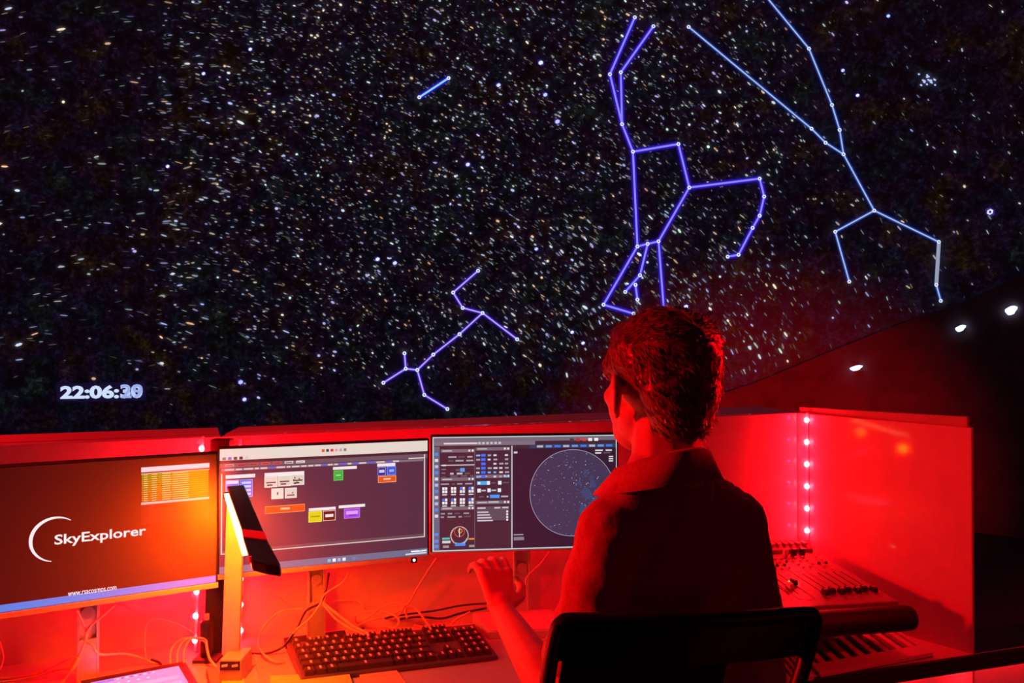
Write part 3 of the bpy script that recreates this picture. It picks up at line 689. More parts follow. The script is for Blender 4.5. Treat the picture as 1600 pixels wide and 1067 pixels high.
lamp('lamp_light', 'AREA', lc, 9.0, AMBER, parent=L, aim=lc + dn * .7 - wv * .75 + V((0, .25, 0)), size=(.03, .20))
lamp('lamp_light', 'POINT', g0.lerp(g1, .25) + dn * .05 - wv * .03, 1.0, AMBER, .02, parent=L)
lamp('lamp_light', 'POINT', g0.lerp(g1, .9) + dn * .07, 2.2, AMBER, .02, parent=L)

# power adaptor by the column
t = thing('led_driver', (*P(322, 1000, 1.93).xy, DZ), 'small upright black power adaptor left of the cable column', 'adaptor')
c = P(323, 1000, 1.92); zt_ = P(323, 968, 1.92).z
m = MB(); m.tube([V((c.x, c.y, DZ)), V((c.x, c.y, zt_ - .006)), V((c.x, c.y, zt_))], [.016, .016, .011], 14); m.build('body', BLACK, t)
m = MB(); m.tube([V((c.x, c.y, zt_)), V((c.x, c.y, zt_ + .014))], .006, 10); m.build('plug', GREYP, t)

# ============================================================ KEYBOARD
kc = [P(0, 0, 1)] * 4
kFL, kFR, kBR, kBL = Z(470, 1061, DZ + .012), Z(778, 1024, DZ + .012), Z(742, 974, DZ + .026), Z(448, 1004, DZ + .026)
K = thing('keyboard', ((kFL + kFR + kBR + kBL) / 4).xy.to_3d() + V((0, 0, DZ)), 'black full-size keyboard on the desk below the middle monitor', 'keyboard')
def kq(u, v, h=0): return lerp(lerp(kFL, kFR, u), lerp(kBL, kBR, u), v) + V((0, 0, h))
m = MB(); m.hexa([V((*p.xy, DZ + .001)) for p in (kFL, kFR, kBR, kBL)], [kFL, kFR, kBR, kBL]); m.build('case', mat('keyboard_case', (.10, .08, .08), .4), K, bevel=.003)
KEYT = mat('key_top', (.85, .72, .70), .25); KEYS = mat('key_side', (.045, .03, .03), .4)
rowsk = [(.86, [1, .6, 1, 1, 1, 1, .4, 1, 1, 1, 1, .4, 1, 1, 1, 1], 'f'),
         (.68, [1] * 13 + [2], 0), (.52, [1.5] + [1] * 12 + [1.5], 0), (.36, [1.75] + [1] * 11 + [2.25], 0), (.20, [2.25] + [1] * 10 + [2.75], 0), (.04, [1.25, 1.25, 1.25, 6.25, 1.25, 1.25, 1.25, 1.25], 0)]
TOT = 22.6
def key(u0, u1, v0, v1):
    m = MB(); g = .0035
    a, b_, c, d = kq(u0 + g, v0 + .012), kq(u1 - g, v0 + .012), kq(u1 - g, v1 - .012), kq(u0 + g, v1 - .012)
    i = .006; e, f, g2, h = kq(u0 + i, v0 + .035, .010), kq(u1 - i, v0 + .035, .010), kq(u1 - i, v1 - .03, .011), kq(u0 + i, v1 - .03, .011)
    m.hexa([a, b_, c, d], [e, f, g2, h])
    # raised lighter legend on the cap
    um = u0 + (u1 - u0) * .5; j = min(.0055, (u1 - u0) * .3); vm = (v0 + v1) / 2 + .015
    q = [kq(um - j, vm - .035, .0112), kq(um + j, vm - .035, .0112), kq(um + j, vm + .028, .0118), kq(um - j, vm + .028, .0118)]
    m.face(q, mi=1)
    m.build('key', [KEYS, KEYT], K)
for v0, keys, kind in rowsk:
    x = .02 * TOT
    for i, kx in enumerate(keys):
        if kx < .7: x += kx; continue
        s_ = kx if kind != 'f' else .98
        key(x / TOT, (x + s_) / TOT, v0, v0 + (.15 if kind != 'f' else .12)); x += s_
    # navigation cluster and number pad
for v0 in (.86, .68, .52):
    for i in range(3): key((15.75 + i) / TOT, (16.75 + i) / TOT, v0, v0 + (.15 if v0 < .8 else .12))
for i in range(3): key((15.75 + i) / TOT, (16.75 + i) / TOT, .04, .19)
key(16.75 / TOT, 17.75 / TOT, .20, .35)
for v0 in (.68, .52, .36, .20, .04):
    for i in range(3): key((19.0 + i * 1.05) / TOT, (20.0 + i * 1.05) / TOT, v0, v0 + .15)

# ============================================================ DESK ITEMS
# wedge-shaped touch panel right of the keyboard
a, b_, c, d = P(762, 988, 2.045), P(884, 984, 2.055), P(862, 951, 2.145), P(738, 957, 2.11)
t = thing('touch_panel', (*((a + c) / 2).xy, DZ), 'flat pinkish control panel lying between the keyboard and the man', 'panel')
m = MB(); m.hexa([V((*p.xy, DZ)) for p in (a, b_, c, d)], [a, b_, c, d]); m.build('body', GREYP, t, bevel=.002)
def inset(q, k, h): cc = sum(q, V()) / 4; return [lerp(p, cc, k) + V((0, 0, h)) for p in q]
m = MB(); q = inset([a, b_, c, d], .10, .001); m.hexa([p - V((0, 0, .0005)) for p in q], [p + V((0, 0, .0008)) for p in q]); m.build('touch_surface', mat('touch_surface', (.55, .35, .45), .55), t)
# tablet lower left
a, b_, c, d = Z(164, 1112, DZ + .012), Z(338, 1108, DZ + .012), Z(291, 1031, DZ + .02), Z(121, 1063, DZ + .02)
a = d + (b_ - c)
t = thing('tablet', (*((a + c) / 2).xy, DZ), 'tablet with a glowing lavender screen at the lower left', 'tablet')
m = MB(); m.hexa([V((*p.xy, DZ + .001)) for p in (a, b_, c, d)], [a, b_, c, d]); m.build('case', GREYP, t, bevel=.003)
bq = inset([a, b_, c, d], .045, .0006); m = MB(); m.hexa([p - V((0, 0, .0005)) for p in bq], bq); m.build('bezel', BLACK, t)
q = inset([a, b_, c, d], .20, .0012); sm_ = MB(); sm_.face(q, srgb((188, 150, 214)))
def tq(u, v, h): return lerp(lerp(q[0], q[1], u), lerp(q[3], q[2], u), v) + V((0, 0, h))
def tr(u0, v0, u1, v1, col, h=.0003): sm_.face([tq(u0, v0, h), tq(u1, v0, h), tq(u1, v1, h), tq(u0, v1, h)], srgb(col))
tr(0, .93, .25, .99, (60, 120, 230)); 
for k in range(9): tr(.28 + .05 * k, .945, .31 + .05 * k, .975, (60, 80, 190) if k % 2 else (225, 225, 250))
for k in range(6): tr(.05 + .11 * k, .84, .08 + .11 * k, .87, (235, 235, 255))
for k in range(4): tr(.06, .70 - .14 * k, .94, .78 - .14 * k, (206, 176, 226))
sm_.build('screen_image', SCREEN, t)
# papers
def slab(name, q, h, m_, label, cat, z=DZ, bev=0, part=None):
    o = sum(q, V()) / 4; mm_ = MB(); mm_.hexa([V((p.x, p.y, z + .0006)) for p in q], [V((p.x, p.y, z + h)) for p in q])
    return tag(mm_.build(name, m_, origin=V((o.x, o.y, z)), bevel=bev), label, cat)
slab('notepad', [Z(430, 1120, DZ), Z(560, 1100, DZ), Z(545, 1056, DZ), Z(421, 1062, DZ)], .010, YPAPER, 'bright yellow notepad at the bottom edge, below the keyboard', 'notepad', bev=.001)
slab('card', [Z(575, 1100, DZ), Z(650, 1090, DZ), Z(618, 1048, DZ), Z(560, 1053, DZ)], .006, OPAPER, 'orange card lying right of the yellow notepad', 'card', bev=.001)
slab('card', [Z(347, 1110, DZ), Z(388, 1108, DZ), Z(381, 1061, DZ), Z(346, 1063, DZ)], .006, YPAPER, 'small yellow card in front of the desk lamp base', 'card', bev=.001)
slab('small_box', [Z(336, 1110, DZ), Z(350, 1110, DZ), Z(340, 1052, DZ), Z(322, 1054, DZ)], .016, mat('red_card', (.7, .25, .15), .5), 'small red box between the tablet and the lamp', 'box', bev=.002)
slab('desk_mat', [Z(412, 1090, DZ), Z(468, 1075, DZ), Z(444, 1005, DZ), Z(392, 1010, DZ)], .003, mat('tan_mat', (.6, .45, .35), .6), 'thin tan sheet lying left of the keyboard', 'mat')

# ============================================================ CABLES
def cable(pts, r, m_, label, tags=(), n=6):
    pp = spline([P(*p) for p in pts], 9)
    pp = [V((p.x, p.y, max(p.z, DZ + r))) for p in pp]
    m = MB(); m.tube(pp, r, 7); o = m.build('cable', m_, origin=pp[0], smooth=True); tag(o, label, 'cable')
    for (i0, i1, rr, mt) in tags:
        mm_ = MB(); s = pp[int(i0 * (len(pp) - 1)):int(i1 * (len(pp) - 1)) + 1]
        mm_.tube(s, rr, 10); mm_.build('cable_tag', mt, o)
def D(px, py):  # a point lying on the desk
    p = Z(px, py, DZ + .003); return (px, py, p.y)
YH = [2.03]
cable([(120, 953, 1.70), (128, 970, 1.73), (136, 990, 1.75), (130, 1010, 1.74), (118, 1035, 1.74), (100, 1062, 1.74), D(80, 1080)], .0028, CABLE, 'thin cable hanging from the left monitor with a yellow sleeve', [(.62, .74, .0055, TAGM)])
cable([(180, 944, 1.74), (165, 958, 1.74), (140, 980, 1.74), (134, 1000, 1.745), (145, 1008, 1.745), (156, 1022, 1.76), (200, 1022, 1.84), D(240, 1036), D(262, 1040)], .0032, CABLE, 'cable crossing left monitor pole and running right to the cable heap')
cable([(115, 1025, 1.84), (90, 1038, 1.82), (60, 1052, 1.80), (30, 1058, 1.80), (-20, 1066, 1.79)], .003, CABLE, 'pale cable with a yellow sleeve at the far lower left', [(.45, .60, .006, TAGM)])
cable([(118, 1046, 1.80), (92, 1046, 1.80), (60, 1056, 1.79), (0, 1066, 1.78), (-30, 1072, 1.77)], .0022, CABLE, 'thinner lower cable at the far lower left')
cable([(-8, 990, 1.8), (2, 1012, 1.82), (4, 1034, 1.83), D(-10, 1062)], .0025, CABLE, 'short cable dangling at left picture edge')
cable([(228, 1032, 1.86), (226, 1000, 1.88), (230, 974, 1.90), (245, 967, 1.92), (275, 974, 1.94), (305, 990, 1.94)], .0016, CABLE, 'thin cable arching between left pole and column')
for k, (x, lab) in enumerate([(266, 'outermost'), (277, 'second'), (287, 'innermost')]):
    cable([(x, 1040, 1.84), (x + 1, 1018 - k * 1, 1.86), (x + 12, 1002 - k * 2, 1.88), (x + 32, 996 + k, 1.90), (322, 1002 + k * 2, 1.90)], .0024, CABLE, '%s of three looped cables beside the black power adaptor' % lab)
cable([(322, 1000, 1.90), (324, 1016, 1.87), (328, 1030, 1.86), (336, 1040, 1.855), D(340, 1048)], .003, CABLE, 'pale cable falling down the front of the black adaptor')
cable([(236, 1030, 1.85), (250, 1036, 1.85), D(262, 1052), D(282, 1046), D(300, 1056)], .003, CABLED, 'dark tangled cable behind the tablet')
cable([D(375, 1019), D(408, 1022), (440, 1012, 1.93), (462, 985, 1.97), (478, 955, 1.99), (500, 942, 1.99), (508, 925, 2.0), (514, 895, 2.02)], .003, CABLED, 'dark cable climbing the middle monitor pole from the left')
cable([(545, 893, 2.03), (535, 910, 2.01), (508, 928, 1.99), (500, 944, 1.985), (485, 965, 1.97), (462, 985, 1.96), D(442, 1012), D(420, 1030)], .0026, CABLE, 'cable draped over the middle monitor pole with pale sheen')
cable([(505, 942, 1.99), (530, 962, 1.98), (555, 980, 1.97), (572, 988, 1.965), (576, 994, 1.96)], .0038, CABLE, 'thick pale cable sloping down right from the middle pole')
cable([(505, 944, 1.985), (526, 968, 1.97), (548, 982, 1.96), (570, 992, 1.955)], .003, CABLE, 'second pale cable just below the thick sloping one')
cable([(474, 951, 2.02), (440, 955, 2.02), (415, 975, 2.0), (404, 1000, 1.97), (410, 1020, 1.90), (430, 1034, 1.87), D(446, 1035)], .0026, CABLE, 'round loop of cable left of the keyboard')
cable([(408, 913, 2.08), (420, 922, 2.06), (438, 932, 2.05), (453, 943, 2.05)], .002, CABLE, 'short cable end sticking out under the middle monitor')
cable([(682, 872, 2.05), (668, 893, 2.05), (650, 922, 2.06), (640, 940, 2.06), (622, 955, 2.06), (600, 964, 2.05), (575, 970, 2.04), D(557, 978)], .0026, CABLE, 'pale cable dropping from the right monitor to the desk')
cable([D(557, 974), (575, 965, 2.04), (592, 952, 2.05), (612, 942, 2.06), (627, 944, 2.06), (628, 955, 2.04), D(610, 972)], .0026, CABLE, 'upper looping cable behind the keyboard')
cable([D(557, 976), (556, 962, 2.04), (575, 955, 2.05), (600, 956, 2.05), (622, 966, 2.03), (618, 980, 2.02), D(600, 978)], .0026, CABLE, 'oval loop of cable behind the keyboard')
cable([(636, 966, 2.05), (634, 952, 2.06), (645, 948, 2.07), (656, 958, 2.06), (668, 975, 2.05), (674, 984, 2.02)], .003, CABLE, 'cable bending down to the keyboard back edge')
cable([D(590, 970), (620, 962, 2.09), (680, 954, 2.11), (720, 946, 2.12), (765, 942, 2.13)], .0026, CABLED, 'dark beaded cable running right along the wall')
cable([D(560, 984), D(600, 972), (650, 964, 2.10), (690, 966, 2.10), (720, 958, 2.11), (760, 950, 2.13)], .003, CABLED, 'thick dark cable along the wall behind the touch panel')
cable([D(636, 974), D(665, 980), D(700, 978), (712, 968, 2.09), (735, 956, 2.10)], .0028, CABLE, 'cable crossing behind the right end of the keyboard')
cable([(520, 939, 2.09), (556, 938, 2.09), (570, 950, 2.08), D(574, 962)], .0018, CABLE, 'thin cable arching right of the middle pole')
cable([D(376, 1030), D(398, 1028), D(400, 1037), D(386, 1043), D(378, 1042)], .0022, CABLE, 'small cable coil right of the lamp base')
cable([(858, 862, 2.13), (845, 880, 2.12), (832, 892, 2.11), (822, 905, 2.11), (824, 930, 2.11), D(826, 975)], .002, CABLE, 'thin cable behind the right monitor pole')

# ============================================================ MIXING CONSOLE
mFR = P(1405, 939, 1.935); mBR = P(1264, 855, 2.225)
fdir = V((-.985, -.17, 0)).normalized(); bdir = (V((-.985, -.17, 0)).normalized())
mFL = mFR + fdir * .56; mBL = mBR + fdir * .56
MX = thing('mixing_console', (*((mFR + mBL) / 2).xy, DZ), 'large sloping mixing console with faders and padded black armrest', 'mixing console')
def mq(u, v, h=0):
    """u: 0 at the right end, 1 at the left; v: 0 front, 1 back; h above the face"""
    p = lerp(lerp(mFR, mFL, u), lerp(mBR, mBL, u), v); return p + MN * h
MN = (mFR - mFL).cross(mBR - mFR).normalized()
if MN.z < 0: MN = -MN
m = MB(); q = [mFL, mFR, mBR, mBL]
m.hexa([V((p.x, p.y, p.z - .05)) if k < 2 else V((p.x, p.y, DZ + .05)) for k, p in enumerate(q)], q); m.build('body', CONS, MX, bevel=.003)
# channel dividing lines raised on the face
for k in range(9):
    u = .06 + k * .075; m = MB(); a, b2 = mq(u, .12, .0006), mq(u, .84, .0006)
    m.box((a + b2) / 2, (mFR - mFL).normalized() * .0011, (b2 - a) / 2, MN * .0008); m.build('channel_rib', GREYP, MX)
# armrest
aR = P(1421, 965, 1.90); adir = V((-.985, -.17, 0)).normalized()
m = MB(); pts = [aR + adir * .60, aR + adir * .01, aR - adir * .004, aR - adir * .013]; m.tube(pts, [.031, .031, .028, .014], 18); m.build('armrest', DARK, MX, smooth=True)
m = MB(); c0 = aR + adir * .08 + V((0, .045, -.018)); m.box(c0 + adir * .22, adir * .24, V((0, .02, 0)), V((0, 0, .024))); m.build('armrest_bracket', BLACK, MX, bevel=.002)
for uu in (.08, .86):
    p = mq(uu, .62); m = MB(); m.abox(p.x - .018, p.x + .018, p.y - .015, p.y + .015, DZ, p.z - .03); m.build('foot', BLACK, MX)
KN = mat('knob_plastic', (.7, .62, .62), .35); KND = mat('dark_knob_plastic', (.04, .03, .035), .35)
def knob(u, v, r=.0045, h=.008, m_=KN):
    m = MB(); p = mq(u, v); m.tube([p, p + MN * h * .7, p + MN * h], [r, r * .92, r * .6], 9); m.build('knob', m_, MX)
for row, v in enumerate((.80, .74, .68, .62)):
    for k in range(14):
        if random.random() < .8: knob(.05 + k * .037, v, .0035 if row % 2 else .0045, .006, KN if random.random() < .6 else KND)
def fader(u, v, m_=KND, white=False):
    m = MB(); a, b2 = mq(u, .20, .0004), mq(u, .52, .0004); m.box((a + b2) / 2, (mFR - mFL).normalized() * .0012, (b2 - a) / 2, MN * .0006); m.build('fader_slot', DARK, MX)
    m = MB(); p = mq(u, v, .008); X = (mFR - mFL).normalized(); Yv = (mBR - mFR).normalized()
    m.hexa([p - X * .006 - Yv * .010 - MN * .007, p + X * .006 - Yv * .010 - MN * .007, p + X * .006 + Yv * .010 - MN * .007, p - X * .006 + Yv * .010 - MN * .007],
           [p - X * .005 - Yv * .007 + MN * .006, p + X * .005 - Yv * .007 + MN * .006, p + X * .005 + Yv * .007 + MN * .006, p - X * .005 + Yv * .007 + MN * .006]); m.build('fader_cap', m_, MX, bevel=.001)
    m = MB(); m.box(p + MN * .0065, X * .005, Yv * .0012, MN * .0008); m.build('fader_mark', PAPERW, MX)
for k in range(7): fader(.045 + k * .040, .17 + .02 * (k % 2))
for k, v in enumerate((.36, .30, .40, .33)): fader(.36 + k * .045, v, PAPERW if k == 1 else KND)
for k in range(5): fader(.58 + k * .055, .30)
# lit indicator lamps and a small display
for (px, py, col, nm, s_) in [(1242, 912, (.1, 1, .7), 'indicator_lamp', .006), (1234, 910, (1, .7, .1), 'indicator_lamp', .004)]:
    r = ray(px, py); o = V((0, 0, CAMZ)); tt = (mFR - o).dot(MN) / r.dot(MN); p = o + r * tt
    m = MB(); m.tube([p, p + MN * .003, p + MN * .005], [s_, s_, s_ * .6], 10); tag(m.build(nm, emit('lit_%d' % px, col, 2), MX), 'lit coloured indicator lamp')
for k in range(26):   # silk-screened marks and label strips, slightly raised
    u = random.uniform(.04, .62); v = random.choice((.10, .12, .56, .59, .86, .88)); p = mq(u, v, .0005); X = (mFR - mFL).normalized(); Yv = (mBR - mFR).normalized()
    m = MB(); m.box(p, X * random.uniform(.003, .009), Yv * .0012, MN * .0004); m.build('label_strip', KN, MX)
# meter bridge at the back
m = MB(); X = (mFR - mFL).normalized(); Yv = (mBR - mFR).normalized()
b0, b1, b2_, b3 = mq(1, .90), mq(.02, .90), mq(.0, 1.0), mq(1, 1.0)
up = V((0, 0, 1)); m.hexa([b0, b1, b2_, b3], [b0 + up * .012, b1 + up * .010, b2_ + up * .022, b3 + up * .040]); m.build('meter_bridge', CONS, MX, bevel=.002)
for k in range(9):
    u = .05 + k * .035; p = mq(u, .955) + up * (.020 + .012 * u); m = MB(); m.box(p, X * .005, Yv * .009, up * .0025); m.build('meter', PAPERW if k % 2 == 0 else KN, MX)
for k in range(3):
    u = .10 + .045 * k; p = mq(u, .86, .01); m = MB(); m.box(p, X * .006, Yv * .004, MN * .010); m.build('toggle', PAPERW if k == 2 else KND, MX)

# slotted plates on the desk under the console
def grille(q, n, v0, v1, label, rimc, gapw=.45, h=.012):
    o = sum(q, V()) / 4; t = thing('slotted_plate', (o.x, o.y, DZ), label, 'grille')
    def g(u, v, hh=0): return lerp(lerp(q[0], q[1], u), lerp(q[3], q[2], u), v) + V((0, 0, hh))
    m = MB(); m.hexa([V((p.x, p.y, DZ + .0005)) for p in q], [V((p.x, p.y, DZ + .002)) for p in q]); m.build('base_plate', DARK, t)
    for a, b2, c, d in ((0, 1, 0, v0), (0, 1, v1, 1), (0, .03, v0, v1), (.97, 1, v0, v1)):
        m = MB(); qq = [g(a, c), g(b2, c), g(b2, d), g(a, d)]; m.hexa([V((p.x, p.y, DZ + .002)) for p in qq], [V((p.x, p.y, DZ + h)) for p in qq]); m.build('frame_side', rimc, t, bevel=.001)
    for k in range(n):
        u = .03 + .94 * (k + .5) / n; wd = .94 / n * gapw / 2; qq = [g(u - wd, v0), g(u + wd, v0), g(u + wd, v1), g(u - wd, v1)]
        m = MB(); m.hexa([V((p.x, p.y, DZ + .002)) for p in qq], [V((p.x, p.y, DZ + h)) for p in qq]); m.build('slat', rimc, t)
ZP = DZ + .012
grille([Z(1283, 1052, ZP), Z(1458, 1019, ZP), Z(1392, 978, ZP), Z(1240, 1003, ZP)], 8, .28, .92, 'wide slotted metal plate under the console, nearest the side wall', PANEL, .42)
grille([Z(1120, 1082, ZP), Z(1272, 1056, ZP), Z(1225, 1000, ZP), Z(1085, 1022, ZP)], 15, .06, .94, 'finely slatted metal plate seen through the chair frame', PANEL, .45)

# ============================================================ PERSON
def blob(bm, c, r, rot=None, sub=3):
    Mx = Matrix.Translation(c) @ (rot.to_4x4() if rot else Matrix.Identity(4)) @ Matrix.Diagonal((*r, 1)) if hasattr(r, '__len__') else Matrix.Translation(c) @ Matrix.Scale(r, 4)
    bmesh.ops.create_icosphere(bm, subdivisions=sub, radius=1, matrix=Mx)
def limb(bm, pts, rs, step=.012, flat=None):
    for (a, ra), (b, rb) in zip(zip(pts, rs), zip(pts[1:], rs[1:])):
        a, b = V(a), V(b); n = max(2, int((b - a).length / min(step, min(ra, rb) * .6)))
        for i in range(n + 1):
            blob(bm, a.lerp(b, i / n), ra + (rb - ra) * i / n, sub=2)
def remeshed(bm, name, m_, parent, vox, smooth=4, disp=None, origin=V()):
    me = bpy.data.meshes.new(name); bm.to_mesh(me); bm.free(); o = bpy.data.objects.new(name, me); C.objects.link(o)
    md = o.modifiers.new('r', 'REMESH'); md.mode = 'VOXEL'; md.voxel_size = vox; md.adaptivity = 0
    if smooth:
        s = o.modifiers.new('s', 'SMOOTH'); s.iterations = smooth; s.factor = .5
    dg = bpy.context.evaluated_depsgraph_get(); dg.update(); me2 = bpy.data.meshes.new_from_object(o.evaluated_get(dg))
    bpy.data.objects.remove(o); bpy.data.meshes.remove(me)
    me2.name = name; me2.update()
    if disp:
        for v in me2.vertices: v.co = disp(v.co, v.normal)
    org = world_of(parent)
    for v in me2.vertices: v.co -= org
    me2.materials.clear(); me2.materials.append(m_)
    for p in me2.polygons: p.use_smooth = True
    o = bpy.data.objects.new(name, me2); C.objects.link(o); o.parent = parent
    return o
hips = V((.30, 1.19, .66))
MAN = thing('person', (hips.x, hips.y, .62), 'man with short hair in a dark polo shirt, seated from behind, left hand raised', 'person')
PHI = math.radians(27); Ff = V((-math.sin(PHI), math.cos(PHI), 0)); Lf = V((-math.cos(PHI), -math.sin(PHI), 0)); UZ = V((0, 0, 1))
HC = V((.244, 1.28, 1.460)); HROT = Matrix((Ff, Lf, UZ)).transposed()
def Hd(f, l, u): return HC + Ff * f + Lf * l + UZ * u
shL = V((.152, 1.19, 1.235)); shR = V((.392, 1.365, 1.207)); neck = V((.250, 1.245, 1.330))
elL = V((.086, 1.270, .925)); wrL = V((-.018, 1.520, 1.000))
elR = V((.455, 1.385, .935)); wrR = V((.37, 1.56, .745))
bd = V((math.cos(math.radians(34)), math.sin(math.radians(34)), 0)); bf = V((-bd.y, bd.x, 0))  # across the back, forwards
bm = bmesh.new()
blob(bm, Hd(-.012, 0, .026), (.098, .078, .088), HROT); blob(bm, Hd(.040, 0, -.028), (.058, .064, .082), HROT)
blob(bm, Hd(.048, 0, -.078), (.048, .050, .040), HROT); blob(bm, Hd(.020, 0, -.055), (.060, .062, .055), HROT)
limb(bm, [Hd(.092, 0, .006), Hd(.110, 0, -.026)], [.008, .013]); blob(bm, Hd(.108, .010, -.032), .008); blob(bm, Hd(.108, -.010, -.032), .008)
blob(bm, Hd(.090, 0, -.058), (.012, .024, .006), HROT); blob(bm, Hd(.087, 0, -.069), (.013, .021, .007), HROT); blob(bm, Hd(.078, 0, -.100), (.018, .02, .016), HROT)
for s in (1, -1):
    blob(bm, Hd(.078, .031 * s, .022), (.014, .026, .010), HROT); blob(bm, Hd(.058, .045 * s, -.022), (.03, .016, .02), HROT)
    er = HROT @ Matrix.Rotation(math.radians(-30 * s), 3, 'Z') 
    # ear: tilted shell with a rim and a lobe
    fa, la = math.cos(math.radians(30)), -math.sin(math.radians(30)) * s
    def Ee(f, l, u): return Hd(.002 + f * fa - l * la * 1, .081 * s + f * la + l * fa * s, u - .014 + f * .15)
    blob(bm, Ee(-.006, .002, 0), (.020, .008, .029), er)
    for a in [math.radians(x) for x in range(-70, 200, 12)]: blob(bm, Ee(-.006 + .0190 * -math.cos(a), .005, .002 + .0275 * math.sin(a)), .0058, sub=2)
    blob(bm, Ee(.000, .001, -.030), (.008, .006, .010), er)
limb(bm, [Hd(-.022, 0, -.05), neck + V((0, 0, -.02))], [.056, .060])
limb(bm, [Hd(-.015, .0, -.10), neck + bd * .05 + V((0, .0, -.05))], [.045, .05]); limb(bm, [Hd(-.015, 0, -.10), neck - bd * .05 + V((0, 0, -.05))], [.045, .05])
chest = (shL + shR) / 2 + V((0, 0, -.10)) + bf * .02; belly = hips + V((0, 0, .17)) + bf * .02
BR = Matrix((bd, bf, UZ)).transposed()
blob(bm, chest, (.150, .095, .15), BR); blob(bm, (chest + belly) / 2, (.135, .092, .14), BR); blob(bm, belly, (.135, .098, .13), BR); blob(bm, hips + V((0, 0, .06)), (.155, .11, .10), BR)
limb(bm, [shL, shL.lerp(elL, .5), elL], [.052, .045, .038]); limb(bm, [elL, elL.lerp(wrL, .35), wrL], [.038, .040, .025])
limb(bm, [shR, shR.lerp(elR, .5), elR], [.052, .045, .038]); limb(bm, [elR, elR.lerp(wrR, .35), wrR], [.038, .040, .025])
limb(bm, [shL, neck + V((0, 0, -.06))], [.05, .05]); limb(bm, [shR, neck + V((0, 0, -.06))], [.05, .05])
def hand(bm, wr, dirv, nrm, thumb, curl=.35, L_=1.0):
    """dirv: wrist to knuckles, nrm: out of the palm (fingers bend towards it), thumb: towards the thumb side"""
    d = V(dirv).normalized(); n = V(nrm); n = (n - d * n.dot(d)).normalized(); s = V(thumb); s = (s - d * s.dot(d) - n * s.dot(n)).normalized()
    limb(bm, [wr - d * .01, wr + d * .02], [.024, .024])
    for k in (-1.5, -.5, .5, 1.5): limb(bm, [wr + d * .015 + s * k * .010, wr + d * .088 + s * k * .0195 - n * (.002 * abs(k))], [.014, .0115])
    for k, ln in ((1.5, .066), (.5, .076), (-.5, .071), (-1.5, .054)):
        base = wr + d * .088 + s * k * .0200; a = curl * (1 + .15 * (1.5 - k)) + .06; sp = s * k * .05; p = base; ang = a * .6; pts = [base - d * .01]; 
        for j, fr in enumerate((.45, .30, .25)):
            dv = (d * math.cos(ang) + n * math.sin(ang) + sp * 1.3).normalized(); pts.append(p); p = p + dv * ln * fr * 1.15; ang += a
        pts.append(p); limb(bm, pts, [.0095, .0095, .0088, .0080, .0068], step=.005)
    b0 = wr + d * .022 + s * .022 + n * .004; limb(bm, [b0, b0 + (d * .55 + s * .8 + n * .25) * .038, b0 + (d * .55 + s * .8 + n * .25) * .038 + (d * .85 + s * .35 + n * .2) * .030, b0 + (d * .55 + s * .8 + n * .25) * .038 + (d * .95 + s * .12 + n * .25) * .055], [.015, .0118, .0105, .0082], step=.005)
hd = V((-.20, .70, .66)); hand(bm, wrL, hd, V((-.3, .55, -.70)), V((1, .2, .1)), .42)
hand(bm, wrR, V((-.25, .85, -.28)), V((0, -.2, -1)), V((-1, -.2, 0)), .25)
# thighs and lower legs under the desk
for s in (-1, 1):
    h0 = hips + bd * .085 * s + V((0, 0, .02)); kn = h0 + V((-.12, .40, -.03)) + bd * .05 * s; an = kn + V((.0, .02, -.44)); an.z = .10
    limb(bm, [h0, kn], [.082, .056], step=.03); limb(bm, [kn, kn.lerp(an, .35), an], [.056, .052, .036], step=.03)
    limb(bm, [an + V((0, -.03, -.04)), an + V((-.03, .14, -.065))], [.036, .030], step=.03)
body = remeshed(bm, 'body', SKIN, MAN, .0042, 3)
# trousers
bm = bmesh.new()
blob(bm, hips + V((0, 0, .05)), (.172, .128, .115), BR)
for s in (-1, 1):
    h0 = hips + bd * .085 * s + V((0, 0, .02)); kn = h0 + V((-.12, .40, -.03)) + bd * .05 * s; an = kn + V((.0, .02, -.44)); an.z = .10
    limb(bm, [h0, kn], [.094, .068], step=.03); limb(bm, [kn, kn.lerp(an, .9)], [.068, .054], step=.03)
remeshed(bm, 'trousers', mat('dark_trouser_cloth', (.03, .03, .045), .9), MAN, .009, 4)
for s in (-1, 1):
    h0 = hips + bd * .085 * s + V((0, 0, .02)); kn = h0 + V((-.12, .40, -.03)) + bd * .05 * s; an = kn + V((.0, .02, -.44)); an.z = .10
    bm = bmesh.new(); limb(bm, [an + V((0, -.035, -.050)), an + V((-.02, .08, -.058)), an + V((-.03, .15, -.066))], [.043, .040, .034], step=.02); blob(bm, an + V((-.015, .06, -.084)), (.045, .13, .014))
    remeshed(bm, 'shoe', BLACKM, MAN, .008, 3)
# polo shirt
bm = bmesh.new()
blob(bm, chest + V((0, 0, .01)), (.156, .108, .155), BR); blob(bm, (chest + belly) / 2, (.152, .108, .15), BR); blob(bm, belly, (.152, .114, .14), BR); blob(bm, hips + V((0, 0, .09)), (.172, .128, .07), BR)
limb(bm, [shL + V((0, 0, .004)), neck + V((0, 0, -.046)) - bd * .035], [.054, .060], step=.03); limb(bm, [shR + V((0, 0, .004)), neck + V((0, 0, -.046)) + bd * .035], [.060, .056], step=.03)
limb(bm, [neck + V((0, 0, -.055)), chest], [.07, .10], step=.03)
slL = shL.lerp(elL, .52); slR = shR.lerp(elR, .55)
limb(bm, [shL, slL + V((.004, .0, .0))], [.058, .058], step=.02); limb(bm, [shR, slR], [.058, .058], step=.02)
blob(bm, (shL + chest) / 2 + V((0, 0, .0)), (.075, .085, .10), BR); blob(bm, (shR + chest) / 2, (.075, .085, .10), BR)
